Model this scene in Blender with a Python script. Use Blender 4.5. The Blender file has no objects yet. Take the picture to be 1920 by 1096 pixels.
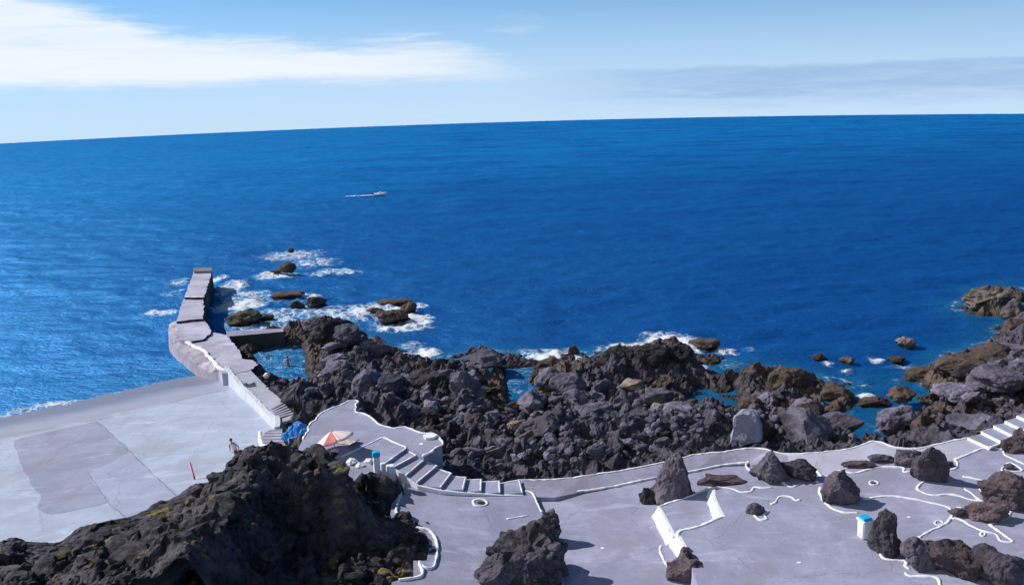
import bpy, bmesh, math, random
import numpy as np
from mathutils import Vector

# ------------------------------------------------------------------ camera, sky, sun
sc = bpy.context.scene
COL = sc.collection
W, H, F = 1920.0, 1096.0, 1660.0
PITCH, ROLL, DIP, CH = 0.239388, -0.029294, 0.049453, 28.0
REARTH = 2 * CH / DIP ** 2            # the sea sheet curves away like a small globe: its edge is the horizon
fw = np.array([0, math.cos(PITCH), -math.sin(PITCH)])
_r = np.array([1.0, 0, 0]); _u = np.cross(_r, fw)
rt = math.cos(ROLL) * _r + math.sin(ROLL) * _u
up = -math.sin(ROLL) * _r + math.cos(ROLL) * _u
cam_d = bpy.data.cameras.new('camera'); cam = bpy.data.objects.new('camera', cam_d); COL.objects.link(cam)
from mathutils import Matrix
m = Matrix(((rt[0], up[0], -fw[0], 0), (rt[1], up[1], -fw[1], 0), (rt[2], up[2], -fw[2], CH), (0, 0, 0, 1)))
cam.matrix_world = m
cam_d.sensor_width = 36; cam_d.lens = 36 * F / W
cam_d.clip_start = 0.5; cam_d.clip_end = 20000
sc.camera = cam

SUN_EL, SUN_AZ = math.radians(37), math.radians(-67)   # azimuth from +Y, negative = left
sd = Vector((math.sin(SUN_AZ) * math.cos(SUN_EL), math.cos(SUN_AZ) * math.cos(SUN_EL), math.sin(SUN_EL)))
sun_d = bpy.data.lights.new('sun', 'SUN'); sun = bpy.data.objects.new('sun', sun_d); COL.objects.link(sun)
sun.rotation_euler = sd.to_track_quat('Z', 'Y').to_euler()
sun_d.energy = 4.7; sun_d.angle = math.radians(0.5); sun_d.color = (1.0, 0.965, 0.94)

sc.view_settings.view_transform = 'Standard'; sc.view_settings.look = 'None'
sc.view_settings.exposure = 0.0; sc.view_settings.gamma = 1.0

def PX(p):                                              # world point -> photo pixel (for working out extents only)
    d = np.asarray(p, float) - np.array([0, 0, CH]); z = d @ fw
    return W / 2 + F * (d @ rt) / z, H / 2 - F * (d @ up) / z
def P(u, v, z=0.0):                                     # photo pixel -> point on the level plane at height z
    d = fw + rt * (u - W / 2) / F + up * (H / 2 - v) / F
    return np.array([0, 0, CH]) + d * ((z - CH) / d[2])
def ppm(p):                                             # pixels per metre there
    return F / ((np.asarray(p) - np.array([0, 0, CH])) @ fw)
def azel(u, v):
    d = fw + rt * (u - W / 2) / F + up * (H / 2 - v) / F; d /= np.linalg.norm(d)
    return math.atan2(d[0], d[1]), math.asin(d[2])

# ---- world: Nishita sky with a long cirrus bank and a low grey stratus band, laid out by compass bearing and height
wld = bpy.data.worlds.new('World'); sc.world = wld; wld.use_nodes = True
nt = wld.node_tree; N, L = nt.nodes, nt.links
for n in list(N): N.remove(n)
class G:                                                # tiny node-graph helper
    def __init__(s, tree): s.t = tree; s.N = tree.nodes; s.L = tree.links
    def put(s, sock, v):
        if hasattr(v, 'is_output') or isinstance(v, bpy.types.NodeSocket): s.L.new(v, sock)
        elif v is not None: sock.default_value = v
    def math(s, op, a, b=None, c=None, clamp=False):
        n = s.N.new('ShaderNodeMath'); n.operation = op; n.use_clamp = clamp
        for i, x in enumerate((a, b, c)):
            if x is not None: s.put(n.inputs[i], x)
        return n.outputs[0]
    def vmath(s, op, a, b=None):
        n = s.N.new('ShaderNodeVectorMath'); n.operation = op; s.put(n.inputs[0], a)
        if b is not None: s.put(n.inputs[1], b)
        return n.outputs[0]
    def rng(s, x, a, b, c=0.0, d=1.0, smooth=True):
        n = s.N.new('ShaderNodeMapRange'); n.interpolation_type = 'SMOOTHSTEP' if smooth else 'LINEAR'
        s.put(n.inputs[0], x); s.put(n.inputs[1], a); s.put(n.inputs[2], b); s.put(n.inputs[3], c); s.put(n.inputs[4], d)
        return n.outputs[0]
    def noise(s, vec, scale, detail=4, rough=0.55, dist=0.0, out=0):
        n = s.N.new('ShaderNodeTexNoise'); s.put(n.inputs['Vector'], vec)
        n.inputs['Scale'].default_value = scale; n.inputs['Detail'].default_value = detail
        n.inputs['Roughness'].default_value = rough; n.inputs['Distortion'].default_value = dist
        return n.outputs[out]
    def voro(s, vec, scale, feature='F1', out='Distance', rnd=1.0):
        n = s.N.new('ShaderNodeTexVoronoi'); n.feature = feature; s.put(n.inputs['Vector'], vec)
        n.inputs['Scale'].default_value = scale; n.inputs['Randomness'].default_value = rnd
        return n.outputs[out]
    def mix(s, f, a, b, mode='MIX'):
        n = s.N.new('ShaderNodeMix'); n.data_type = 'RGBA'; n.blend_type = mode
        s.put(n.inputs[0], f)
        for sk, x in ((n.inputs[6], a), (n.inputs[7], b)):
            s.put(sk, (*x, 1.0) if isinstance(x, tuple) and len(x) == 3 else x)
        return n.outputs[2]
    def scalev(s, vec, sx, sy, sz): return s.vmath('MULTIPLY', vec, (sx, sy, sz))
    def attr(s, name, out='Fac'):
        n = s.N.new('ShaderNodeAttribute'); n.attribute_name = name; return n.outputs[out]
g = G(nt)
tc = N.new('ShaderNodeTexCoord').outputs['Generated']
sx = N.new('ShaderNodeSeparateXYZ'); L.new(tc, sx.inputs[0])
X, Y, Z = sx.outputs
zz = g.math('ADD', g.math('MULTIPLY', g.math('MAXIMUM', Z, -0.06), 1.9), 0.17)
cx = N.new('ShaderNodeCombineXYZ'); L.new(X, cx.inputs[0]); L.new(Y, cx.inputs[1]); L.new(zz, cx.inputs[2])
sky = N.new('ShaderNodeTexSky'); sky.sky_type = 'NISHITA'; sky.sun_disc = False
sky.sun_elevation = SUN_EL; sky.sun_rotation = SUN_AZ
sky.air_density = 1.0; sky.dust_density = 0.6; sky.ozone_density = 2.0; sky.altitude = 0
L.new(g.vmath('NORMALIZE', cx.outputs[0]), sky.inputs['Vector'])
az = g.math('ARCTAN2', X, Y); el = g.math('ARCSINE', Z)
cv = N.new('ShaderNodeCombineXYZ'); L.new(az, cv.inputs[0]); L.new(g.math('MULTIPLY', el, 2.6), cv.inputs[1])
wv = cv.outputs[0]
stv = g.vmath('MULTIPLY', wv, (0.55, 2.2, 1.0))
big = g.noise(wv, 5.0, 5, 0.6); fine = g.noise(stv, 17.0, 8, 0.66, 0.4)
wob = g.math('ADD', g.math('MULTIPLY', g.math('SUBTRACT', big, 0.5), 0.034), g.math('MULTIPLY', g.math('SUBTRACT', fine, 0.5), 0.050))
e2 = g.math('ADD', el, wob)
def curve(x, pts):                                      # piecewise-smooth height of a cloud edge along the bearing
    n = N.new('ShaderNodeFloatCurve'); c = n.mapping.curves[0]
    a0, a1 = -1.0, 1.0
    pts = sorted(pts)
    c.points[0].location = ((pts[0][0] - a0) / 2, pts[0][1] + 0.5); c.points[1].location = ((pts[-1][0] - a0) / 2, pts[-1][1] + 0.5)
    for a, e in pts[1:-1]: c.points.new((a - a0) / 2, e + 0.5)
    n.mapping.update()
    L.new(g.math('MULTIPLY', g.math('ADD', x, 1.0), 0.5), n.inputs[1])
    return g.math('SUBTRACT', n.outputs[0], 0.5)
top_e = curve(az, [(-0.98, 0.30)] + [azel(*q) for q in ((0, -30), (150, 8), (280, 45), (450, 62), (650, 72), (820, 70), (930, 100), (1050, 130))] + [(0.98, -0.02)])
bot_e = curve(az, [(-0.98, 0.02)] + [azel(*q) for q in ((0, 168), (300, 160), (600, 152), (850, 150), (1000, 156), (1100, 152))] + [(0.98, 0.03)])
cir = g.math('MULTIPLY', g.rng(g.math('SUBTRACT', top_e, e2), -0.006, 0.020), g.rng(g.math('SUBTRACT', el, g.math('ADD', bot_e, g.math('MULTIPLY', wob, 0.35))), -0.006, 0.009))
cir = g.math('MULTIPLY', cir, g.rng(az, azel(1080, 150)[0], azel(720, 150)[0], 0.0, 1.0))
cir = g.math('MULTIPLY', cir, g.rng(g.noise(stv, 8.0, 8, 0.65, 0.5), 0.26, 0.58, 0.66, 1.0))
st_top = azel(1400, 124)[1]
stra = g.math('MULTIPLY', g.rng(g.math('SUBTRACT', g.math('ADD', el, g.math('MULTIPLY', wob, 0.32)), g.math('ADD', st_top, g.math('MULTIPLY', az, 0.0))), 0.0022, -0.0022),
              g.rng(g.math('ADD', el, g.math('MULTIPLY', wob, 0.5)), azel(1400, 210)[1], azel(1400, 160)[1]))
stra = g.math('MULTIPLY', stra, g.rng(fine, 0.3, 0.65, 0.55, 1.0))
stra = g.math('MULTIPLY', stra, g.rng(az, azel(900, 150)[0], azel(1400, 150)[0]))
wisp = g.math('MULTIPLY', g.rng(g.math('ADD', g.math('POWER', g.math('DIVIDE', g.math('SUBTRACT', az, azel(965, 45)[0]), 0.045), 2.0), g.math('POWER', g.math('DIVIDE', g.math('SUBTRACT', e2, azel(965, 45)[1]), 0.016), 2.0)), 1.0, 0.0), g.rng(fine, 0.35, 0.7, 0.0, 0.22))
S_STR = 0.10
skc = g.mix(1.0, sky.outputs[0], (0.42, 1.16, 1.50), 'MULTIPLY')
zen = g.rng(el, 0.13, 0.75, 1.0, 0.34)
skc = g.mix(1.0, skc, zen, 'MULTIPLY')
pale = g.rng(el, -0.06, 0.17, 0.95, 0.0)                # milky air low over the horizon
skc = g.mix(pale, skc, (5.9, 7.6, 9.6))
skc = g.mix(g.math('MULTIPLY', stra, 0.9), skc, (3.5, 5.2, 7.9))
skc = g.mix(g.math('MULTIPLY', cir, 0.88), skc, (9.2, 9.6, 10.1))
skc = g.mix(wisp, skc, (9.0, 9.5, 10.0))
bg = N.new('ShaderNodeBackground'); L.new(skc, bg.inputs[0]); bg.inputs[1].default_value = S_STR
wo = N.new('ShaderNodeOutputWorld'); L.new(bg.outputs[0], wo.inputs[0])

# ------------------------------------------------------------------ helpers
rnd = random.Random(7)
def tag(o, label=None, cat=None, group=None, kind=None):
    if label: o['label'] = label
    if cat: o['category'] = cat
    if group: o['group'] = group
    if kind: o['kind'] = kind
    return o
def link(name, me, mat=None, parent=None):
    o = bpy.data.objects.new(name, me); COL.objects.link(o)
    if mat:
        for mm in (mat if isinstance(mat, (list, tuple)) else [mat]): me.materials.append(mm)
    if parent: o.parent = parent; o.matrix_parent_inverse = Matrix.Translation(parent.location).inverted() if parent.type == 'EMPTY' or True else o.matrix_parent_inverse
    return o
def mesh(name, V, Fc, smooth=False):
    me = bpy.data.meshes.new(name)
    me.from_pydata(V.tolist() if hasattr(V, 'tolist') else [tuple(map(float, v)) for v in V], [], Fc.tolist() if hasattr(Fc, 'tolist') else Fc)
    me.polygons.foreach_set('use_smooth', [smooth] * len(me.polygons)); me.update()
    return me
def empty(name, loc):
    o = bpy.data.objects.new(name, None); o.empty_display_size = 0.2; o.location = Vector(loc); COL.objects.link(o); return o
def fattr(me, name, vals):
    a = me.attributes.new(name, 'FLOAT', 'POINT'); a.data.foreach_set('value', np.asarray(vals, np.float32))

def _hash(ix, iy, iz, s):
    h = (ix.astype(np.int64) * 374761393 + iy.astype(np.int64) * 668265263 + iz.astype(np.int64) * 2147483647 + s * 1274126177) & 0xffffffff
    h = ((h ^ (h >> 13)) * 1274126177) & 0xffffffff
    h = ((h ^ (h >> 16)) * 2246822519) & 0xffffffff
    return ((h ^ (h >> 15)) & 0xffffff) / float(0xffffff)
def vnoise(p, s=0):
    i = np.floor(p); f = p - i; f = f * f * f * (f * (f * 6 - 15) + 10); i = i.astype(np.int64); r = 0
    for a in (0, 1):
        for b in (0, 1):
            for c in (0, 1):
                w = (f[:, 0] if a else 1 - f[:, 0]) * (f[:, 1] if b else 1 - f[:, 1]) * (f[:, 2] if c else 1 - f[:, 2])
                r = r + w * _hash(i[:, 0] + a, i[:, 1] + b, i[:, 2] + c, s)
    return r * 2 - 1
def fbm(p, o=5, s=0, gain=0.5, ridged=False):
    a, t, q = 1.0, 0, p.copy()
    for k in range(o):
        n = vnoise(q, s + k * 17)
        t = t + a * ((1 - 2 * np.abs(n)) if ridged else n); a *= gain; q = q * 2.03 + 13.7
    return t
def worley(p, s=0):
    i = np.floor(p).astype(np.int64); d1 = np.full(len(p), 9.0); d2 = d1.copy(); idv = np.zeros(len(p))
    zr = (-1, 0, 1) if np.ptp(p[:, 2]) > 1e-9 else (0,)
    for a in (-1, 0, 1):
        for b in (-1, 0, 1):
            for c in zr:
                j = i + np.array([a, b, c])
                q = j + np.stack([_hash(j[:, 0], j[:, 1], j[:, 2], s + k) for k in (1, 2, 3)], 1)
                if len(zr) == 1: q[:, 2] = p[:, 2]
                d = np.linalg.norm(q - p, axis=1); h = _hash(j[:, 0], j[:, 1], j[:, 2], s + 9)
                n1 = d < d1
                d2 = np.where(n1, d1, np.minimum(d2, d)); idv = np.where(n1, h, idv); d1 = np.where(n1, d, d1)
    return d1, d2, idv
class RBF:
    def __init__(s, pts):
        q = np.array(pts, float); s.p = q[:, :2]; n = len(q)
        D = np.linalg.norm(s.p[:, None] - s.p[None], axis=2); Pm = np.c_[np.ones(n), s.p / 50]
        A = np.block([[-D - 1e-6 * np.eye(n) * 0 - 0.02 * np.eye(n), Pm], [Pm.T, np.zeros((3, 3))]])
        s.w = np.linalg.lstsq(A, np.r_[q[:, 2], 0, 0, 0], rcond=None)[0]
    def __call__(s, xy):
        xy = np.asarray(xy, float).reshape(-1, 2); out = np.zeros(len(xy))
        for a in range(0, len(xy), 20000):
            c = xy[a:a + 20000]; D = np.linalg.norm(c[:, None] - s.p[None], axis=2)
            out[a:a + 20000] = -D @ s.w[:-3] + np.c_[np.ones(len(c)), c / 50] @ s.w[-3:]
        return out
def inpoly(xy, poly):
    x, y = xy[:, 0], xy[:, 1]; r = np.zeros(len(xy), bool); n = len(poly)
    for i in range(n):
        (x1, y1), (x2, y2) = poly[i][:2], poly[(i + 1) % n][:2]
        r ^= ((y1 > y) != (y2 > y)) & (x < (x2 - x1) * (y - y1) / (y2 - y1 + 1e-12) + x1)
    return r
def edge_dist(xy, poly):
    d = np.full(len(xy), 1e9); n = len(poly)
    for i in range(n):
        a = np.array(poly[i][:2]); b = np.array(poly[(i + 1) % n][:2]); ab = b - a
        t = np.clip(((xy - a) @ ab) / (ab @ ab + 1e-12), 0, 1)
        d = np.minimum(d, np.linalg.norm(xy - (a + t[:, None] * ab), axis=1))
    return d

# ------------------------------------------------------------------ materials
def mat(name):
    mt = bpy.data.materials.new(name); mt.use_nodes = True; gg = G(mt.node_tree)
    b = mt.node_tree.nodes['Principled BSDF']; return mt, gg, b
def bump(gg, b, hgt, strength=0.5, dist=0.1):
    n = gg.N.new('ShaderNodeBump'); n.inputs['Strength'].default_value = strength; n.inputs['Distance'].default_value = dist
    gg.L.new(hgt, n.inputs['Height']); gg.L.new(n.outputs[0], b.inputs['Normal'])
def wpos(gg): return gg.N.new('ShaderNodeNewGeometry').outputs['Position']

def concrete(name, c, stain=0.25, wet=False, speck=0.12):
    mt, gg, b = mat(name); p = wpos(gg)
    n1 = gg.noise(p, 0.35, 5, 0.6); n2 = gg.noise(p, 2.2, 6, 0.65); n3 = gg.noise(p, 14, 3, 0.6)
    dark = tuple(x * (1 - stain) for x in c); light = tuple(min(1, x * (1 + stain * 0.5)) for x in c)
    col = gg.mix(gg.rng(n1, 0.32, 0.68), dark, light)
    col = gg.mix(gg.rng(n2, 0.35, 0.75, 0.0, 0.55), col, tuple(x * (1 - stain * 0.9) for x in c))
    col = gg.mix(gg.rng(n3, 0.3, 0.75, 0.0, speck * 2), col, tuple(x * 0.55 for x in c))
    cr = gg.voro(gg.vmath('ADD', p, gg.scalev(gg.noise(p, 0.9, 4, 0.6, out=1), 1.2, 1.2, 1.2)), 0.17, 'DISTANCE_TO_EDGE')
    col = gg.mix(gg.rng(cr, 0.0, 0.010, 0.5, 0.0), col, tuple(x * 0.5 for x in c))
    sv = gg.noise(gg.scalev(p, 0.5, 1.6, 1), 0.55, 7, 0.68, 0.8)
    col = gg.mix(gg.rng(sv, 0.53, 0.72, 0.0, 0.7), col, tuple(min(1, x * 1.38) for x in c))
    col = gg.mix(gg.rng(gg.noise(gg.scalev(p, 1, 0.6, 1), 0.28, 6, 0.6, 0.6), 0.53, 0.66, 0.0, 0.6), col, tuple(x * f_ for x, f_ in zip(c, (0.80, 0.74, 0.70))))
    col = gg.mix(gg.rng(gg.noise(p, 6.5, 2, 0.5), 0.70, 0.74, 0.0, 0.35), col, tuple(min(1, x * 1.5) for x in c))
    if wet:
        sp = gg.N.new('ShaderNodeSeparateXYZ'); gg.L.new(p, sp.inputs[0])
        zn = gg.math('ADD', sp.outputs[2], gg.math('MULTIPLY', gg.math('SUBTRACT', gg.noise(gg.scalev(p, 0.25, 1, 1), 0.5, 5, 0.6), 0.5), 0.3))
        col = gg.mix(gg.rng(zn, 0.62, 0.50, 0.0, 0.75), col, (0.31, 0.315, 0.41))
        col = gg.mix(gg.rng(zn, 0.34, 0.08, 0.0, 0.9), col, (0.19, 0.19, 0.26))
        gg.L.new(gg.rng(zn, 0.2, 0.5, 0.35, 0.9), b.inputs['Roughness'])
    else: b.inputs['Roughness'].default_value = 0.9
    b.inputs['Specular IOR Level'].default_value = 0.25
    gg.L.new(col, b.inputs['Base Color'])
    bump(gg, b, gg.math('ADD', n3, gg.math('MULTIPLY', n2, 2.0)), 0.35, 0.03)
    return mt
M_TER = concrete('terrace_concrete', (0.370, 0.365, 0.495), 0.24)
M_PATH = concrete('path_concrete', (0.33, 0.31, 0.42), 0.22)
M_PATHW = concrete('pale_path_concrete', (0.50, 0.48, 0.60), 0.15)
M_RAMP = concrete('slipway_concrete', (0.42, 0.468, 0.595), 0.16, wet=True, speck=0.06)
M_RAMPD = concrete('slipway_patch_dark', (0.315, 0.332, 0.445), 0.16, speck=0.08)
M_RAMPM = concrete('slipway_patch_mid', (0.370, 0.395, 0.53), 0.12, speck=0.07)
M_PIER = concrete('pier_concrete', (0.50, 0.475, 0.60), 0.30)
M_PIERD = concrete('pier_dark', (0.26, 0.22, 0.24), 0.3)
M_JOINT = concrete('joint_filler', (0.22, 0.23, 0.31), 0.3)
M_SIDESHADE = concrete('painted_side_shade', (0.055, 0.055, 0.065), 0.4)  # shade put into the colour of pier and pool-wall sides
M_WALK = concrete('walkway_concrete', (0.43, 0.44, 0.52), 0.18)

def paint(name, c, rough=0.7, dirt=0.18, chip=None):
    mt, gg, b = mat(name); p = wpos(gg)
    n2 = gg.noise(p, 3.0, 6, 0.65)
    col = gg.mix(gg.rng(n2, 0.45, 0.8, 0.0, 1.0), c, tuple(x * (1 - dirt) for x in c))
    if chip: col = gg.mix(gg.rng(gg.noise(p, 4.0, 6, 0.72), 0.60, 0.68, 0.0, 0.9), col, chip)
    gg.L.new(col, b.inputs['Base Color']); b.inputs['Roughness'].default_value = rough
    bump(gg, b, gg.noise(p, 20, 4), 0.2, 0.01)
    return mt
M_WHITE = paint('white_paint', (0.84, 0.84, 0.89), 0.85, 0.28, (0.42, 0.41, 0.50))
M_WALLW = paint('whitewash', (0.82, 0.83, 0.86), 0.85, 0.14, (0.42, 0.42, 0.44))
M_SIDEW = paint('worn_whitewash', (0.60, 0.62, 0.68), 0.85, 0.2, (0.80, 0.80, 0.84))
M_CYAN = paint('cyan_paint', (0.01, 0.42, 0.75), 0.5)
M_BLUE = paint('blue_paint', (0.03, 0.25, 0.62), 0.65, 0.3)
M_RED = paint('red_cloth', (0.62, 0.20, 0.19), 0.9, 0.12)
M_PINK = paint('white_cloth', (0.90, 0.74, 0.70), 0.9, 0.06)
M_ORANGE = paint('orange_cloth', (0.85, 0.33, 0.20), 0.9, 0.1)
M_BEIGE = paint('beige_cloth', (0.55, 0.47, 0.40), 0.95, 0.12)
M_POLE = paint('pale_wood', (0.62, 0.52, 0.42), 0.6)
M_REDP = paint('red_pole_paint', (0.55, 0.16, 0.20), 0.5)
M_SKIN = paint('skin', (0.50, 0.24, 0.15), 0.55, 0.06)
M_HAIR = paint('hair', (0.03, 0.018, 0.012), 0.6)
M_SHIRT = paint('white_shirt', (0.85, 0.82, 0.80), 0.9, 0.05)
M_GLASS = paint('dark_glass', (0.03, 0.04, 0.06), 0.15)
M_METAL = paint('outboard_metal', (0.06, 0.06, 0.07), 0.4)

def lava(name, dark, mid, tide=1.0, lichen=0.0, brown=0.35):
    mt, gg, b = mat(name); p = wpos(gg)
    oi = gg.N.new('ShaderNodeObjectInfo').outputs['Random']
    n1 = gg.noise(p, 0.55, 6, 0.62); n2 = gg.noise(p, 3.2, 6, 0.65); n3 = gg.noise(p, 0.16, 4, 0.55)
    col = gg.mix(gg.rng(gg.math('ADD', gg.math('MULTIPLY', n1, 0.6), gg.math('MULTIPLY', n2, 0.4)), 0.36, 0.64), dark, mid)
    col = gg.mix(gg.rng(oi, 0.15, 1.0, 0.0, 0.75, False), col, tuple(x * 0.8 for x in dark))
    col = gg.mix(gg.rng(n3, 0.5, 0.75, 0.0, brown), col, (0.11, 0.075, 0.075))
    sp = gg.N.new('ShaderNodeSeparateXYZ'); gg.L.new(p, sp.inputs[0])
    if tide:
        zt = gg.math('ADD', sp.outputs[2], gg.math('MULTIPLY', gg.math('SUBTRACT', gg.noise(p, 0.25, 4), 0.5), 2.4))
        patchy = gg.rng(gg.noise(p, 0.10, 3), 0.40, 0.58, 0.12, 0.9)
        col = gg.mix(gg.math('MULTIPLY', gg.rng(zt, 1.4, 0.4, 0.0, tide), patchy), col, gg.mix(gg.noise(p, 1.4, 5, 0.6), (0.045, 0.034, 0.030), (0.185, 0.130, 0.098)))
        col = gg.mix(gg.rng(sp.outputs[2], 0.30, 0.05, 0.0, 0.75), col, (0.028, 0.020, 0.018))
    if lichen:
        geo = gg.N.new('ShaderNodeNewGeometry'); sn = gg.N.new('ShaderNodeSeparateXYZ'); gg.L.new(geo.outputs['Normal'], sn.inputs[0])
        f = gg.math('MULTIPLY', gg.rng(gg.noise(p, 0.42, 5, 0.6), 0.575, 0.64), gg.rng(sn.outputs[2], 0.35, 0.75))
        col = gg.mix(gg.math('MULTIPLY', f, lichen), col, gg.mix(gg.noise(p, 5, 4), (0.10, 0.095, 0.02), (0.34, 0.27, 0.08)))
    gg.L.new(col, b.inputs['Base Color']); b.inputs['Roughness'].default_value = 0.85; b.inputs['Specular IOR Level'].default_value = 0.3
    v = gg.voro(p, 4.0); bump(gg, b, gg.math('ADD', gg.math('MULTIPLY', n2, 1.6), gg.math('ADD', gg.math('MULTIPLY', gg.noise(p, 11, 4, 0.7), 0.6), gg.math('MULTIPLY', v, 0.5))), 0.7, 0.10)
    return mt
M_LAVA = lava('lava', (0.012, 0.011, 0.016), (0.105, 0.092, 0.125))
M_BOUL = lava('lava_boulder', (0.060, 0.054, 0.076), (0.270, 0.245, 0.335))
M_BRN = lava('brown_wet_rock', (0.036, 0.026, 0.024), (0.155, 0.105, 0.082), tide=0.6)
M_OLIVE = lava('olive_rock', (0.045, 0.040, 0.028), (0.17, 0.145, 0.095), tide=0.3)
M_DARK = lava('black_rock', (0.014, 0.013, 0.018), (0.06, 0.05, 0.058), tide=0.3)
M_PALE = lava('pale_rock', (0.30, 0.30, 0.40), (0.46, 0.46, 0.60), tide=0)
M_GREEN = lava('green_stained_rock', (0.09, 0.10, 0.05), (0.30, 0.30, 0.17), tide=0)
M_TAN = lava('tan_rock', (0.09, 0.075, 0.075), (0.34, 0.27, 0.23), tide=0.5)
M_TROCK = lava('terrace_rock', (0.050, 0.042, 0.054), (0.180, 0.152, 0.190), tide=0)
M_TBRN = lava('terrace_brown_rock', (0.060, 0.043, 0.050), (0.190, 0.140, 0.155), tide=0)
M_TPALE = lava('terrace_pale_rock', (0.07, 0.064, 0.085), (0.27, 0.25, 0.33), tide=0)
M_MOUND = lava('clinker', (0.028, 0.025, 0.033), (0.195, 0.175, 0.225), tide=0)
M_OUT = lava('outcrop_lava', (0.009, 0.008, 0.010), (0.145, 0.126, 0.155), tide=0, lichen=0.75, brown=0.05)

# ------------------------------------------------------------------ slipway plane
RP = [P(0, 790, 0), P(405, 703, 0), P(250, 985, 2.9)]
rn = np.cross(RP[1] - RP[0], RP[2] - RP[0]); rn /= rn[2]
def ramp_z(x, y): return RP[0][2] - (rn[0] * (x - RP[0][0]) + rn[1] * (y - RP[0][1]))
def PR(u, v, lift=0.0):
    d = fw + rt * (u - W / 2) / F + up * (H / 2 - v) / F; o = np.array([0, 0, CH])
    t = ((RP[0] + np.array([0, 0, lift]) - o) @ rn) / (d @ rn); return o + d * t

# ------------------------------------------------------------------ shore heights
ZA, ZB, ZC, ZE, ZD = 5.4, 3.8, 3.5, 4.1, 4.6
ctl = []
def add(lst, z=None):
    for q in lst:
        zz_ = q[2] if len(q) > 2 else z
        p = P(q[0], q[1], zz_); ctl.append((p[0], p[1], zz_))
shore_px = [(432, 632), (470, 626), (528, 616), (560, 608), (600, 600), (640, 608), (680, 635), (705, 650), (735, 652), (765, 672), (815, 688), (850, 672), (890, 660), (930, 662), (985, 682),
            (1060, 668), (1115, 684), (1160, 660), (1220, 650), (1270, 640), (1335, 650), (1330, 672), (1290, 692), (1330, 705), (1380, 698), (1450, 708), (1480, 698), (1535, 718), (1600, 722), (1612, 742), (1590, 760)]
add(shore_px, 0.0)
add([(u, v - 16) for u, v in shore_px[3:-3]], -2.2)
add([(1640, 725), (1670, 745), (1695, 765), (1640, 780), (1610, 800), (1600, 820), (1660, 760)], -1.0)
add([(1700, 800), (1725, 770), (1715, 745), (1700, 712), (1735, 705), (1785, 668), (1830, 655), (1880, 640), (1900, 620), (1890, 590), (1815, 562), (1830, 545), (1880, 545), (1915, 560), (2000, 560)], 0.0)
add([(1680, 690), (1770, 650), (1860, 625), (1875, 600), (1790, 575), (1800, 540), (1870, 528), (1960, 535), (1600, 700), (1660, 720)], -1.8)
add([(560, 640, 0.9), (620, 640, 2.2), (650, 665, 2.2), (600, 690, 1.3), (600, 725, 1.3), (500, 735, 2.0), (560, 748, 2.4), (640, 745, 3.0), (700, 720, 2.2), (700, 690, 1.6), (760, 705, 1.0), (730, 765, 3.2), (800, 765, 2.4),
     (900, 700, 1.6), (870, 750, 2.0), (835, 850, 2.2), (900, 800, 2.3), (900, 862, 2.7), (1000, 875, 2.9), (1000, 800, 2.0), (1100, 860, 2.9), (1100, 760, 1.7), (1050, 695, 1.0), (1200, 840, 2.9), (1200, 760, 1.8),
     (1160, 690, 1.8), (1240, 672, 2.0), (1285, 664, 1.6), (1240, 720, 0.6), (1400, 720, 0.35), (1480, 722, 0.5), (1560, 742, 0.15), (1460, 775, 0.5), (1400, 822, 2.6), (1300, 835, 3.0), (1500, 825, 2.1),
     (1590, 828, 1.3), (1560, 795, 0.2), (1690, 820, 1.2), (1850, 700, 1.7), (1910, 650, 2.2), (1900, 700, 2.6), (1830, 765, 1.7), (1900, 765, 3.6), (1750, 745, 0.2), (1780, 705, 0.3), (1860, 562, 1.4), (1905, 585, 1.6),
     (2000, 700, 5.0), (2050, 780, 6.0), (1980, 620, 3.0)])
pools_px = [[(474, 662), (500, 648), (566, 644), (574, 668), (572, 690), (582, 716), (545, 716), (520, 706), (492, 694)],
            [(948, 690), (1000, 684), (992, 712), (1000, 735), (985, 768), (958, 775), (952, 740)],
            [(1278, 742), (1330, 735), (1385, 752), (1370, 772), (1300, 768)],
            [(1600, 745), (1690, 740), (1710, 765), (1675, 790), (1640, 815), (1600, 828), (1590, 800)],
            [(1735, 805), (1790, 795), (1860, 800), (1850, 818), (1760, 828)]]
pools = [[P(u, v, 0)[:2] for u, v in q] for q in pools_px]
for q in pools:
    c = np.mean(q, axis=0); ctl.append((c[0], c[1], -0.5))
# inland ground under the terraces, sea floor round pier
for q in [(700, 850, 3.6), (600, 820, 3.4), (800, 930, 2.8), (950, 960, 2.6), (1100, 960, 2.6), (1250, 930, 2.8), (1450, 900, 3.2), (1600, 900, 3.4), (1800, 870, 3.8), (1400, 1000, 3.2), (1800, 1000, 3.6), (700, 1050, 2.8), (1000, 1090, 2.6), (1500, 1090, 3.2)]:
    add([q])
for q in [(300, 640), (250, 700), (300, 560), (380, 490), (430, 560), (460, 610), (150, 600), (700, 560), (900, 600), (1100, 620), (1300, 600), (1500, 640), (0, 700)]:
    p = P(q[0], q[1], 0); ctl.append((p[0], p[1], -2.6))
for q in [(470, 690), (520, 745), (440, 720)]:
    p = PR(*q); ctl.append((p[0] + 1.5, p[1], 0.8))
for x, y, z in [(-60, 20, 3), (70, 20, 4), (-30, 35, 2.5), (0, 20, 2.6), (85, 60, 6), (90, 110, 4), (-80, 60, 1), (-20, 130, -4), (60, 140, -4)]: ctl.append((x, y, z))
SH = RBF(ctl)

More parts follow.
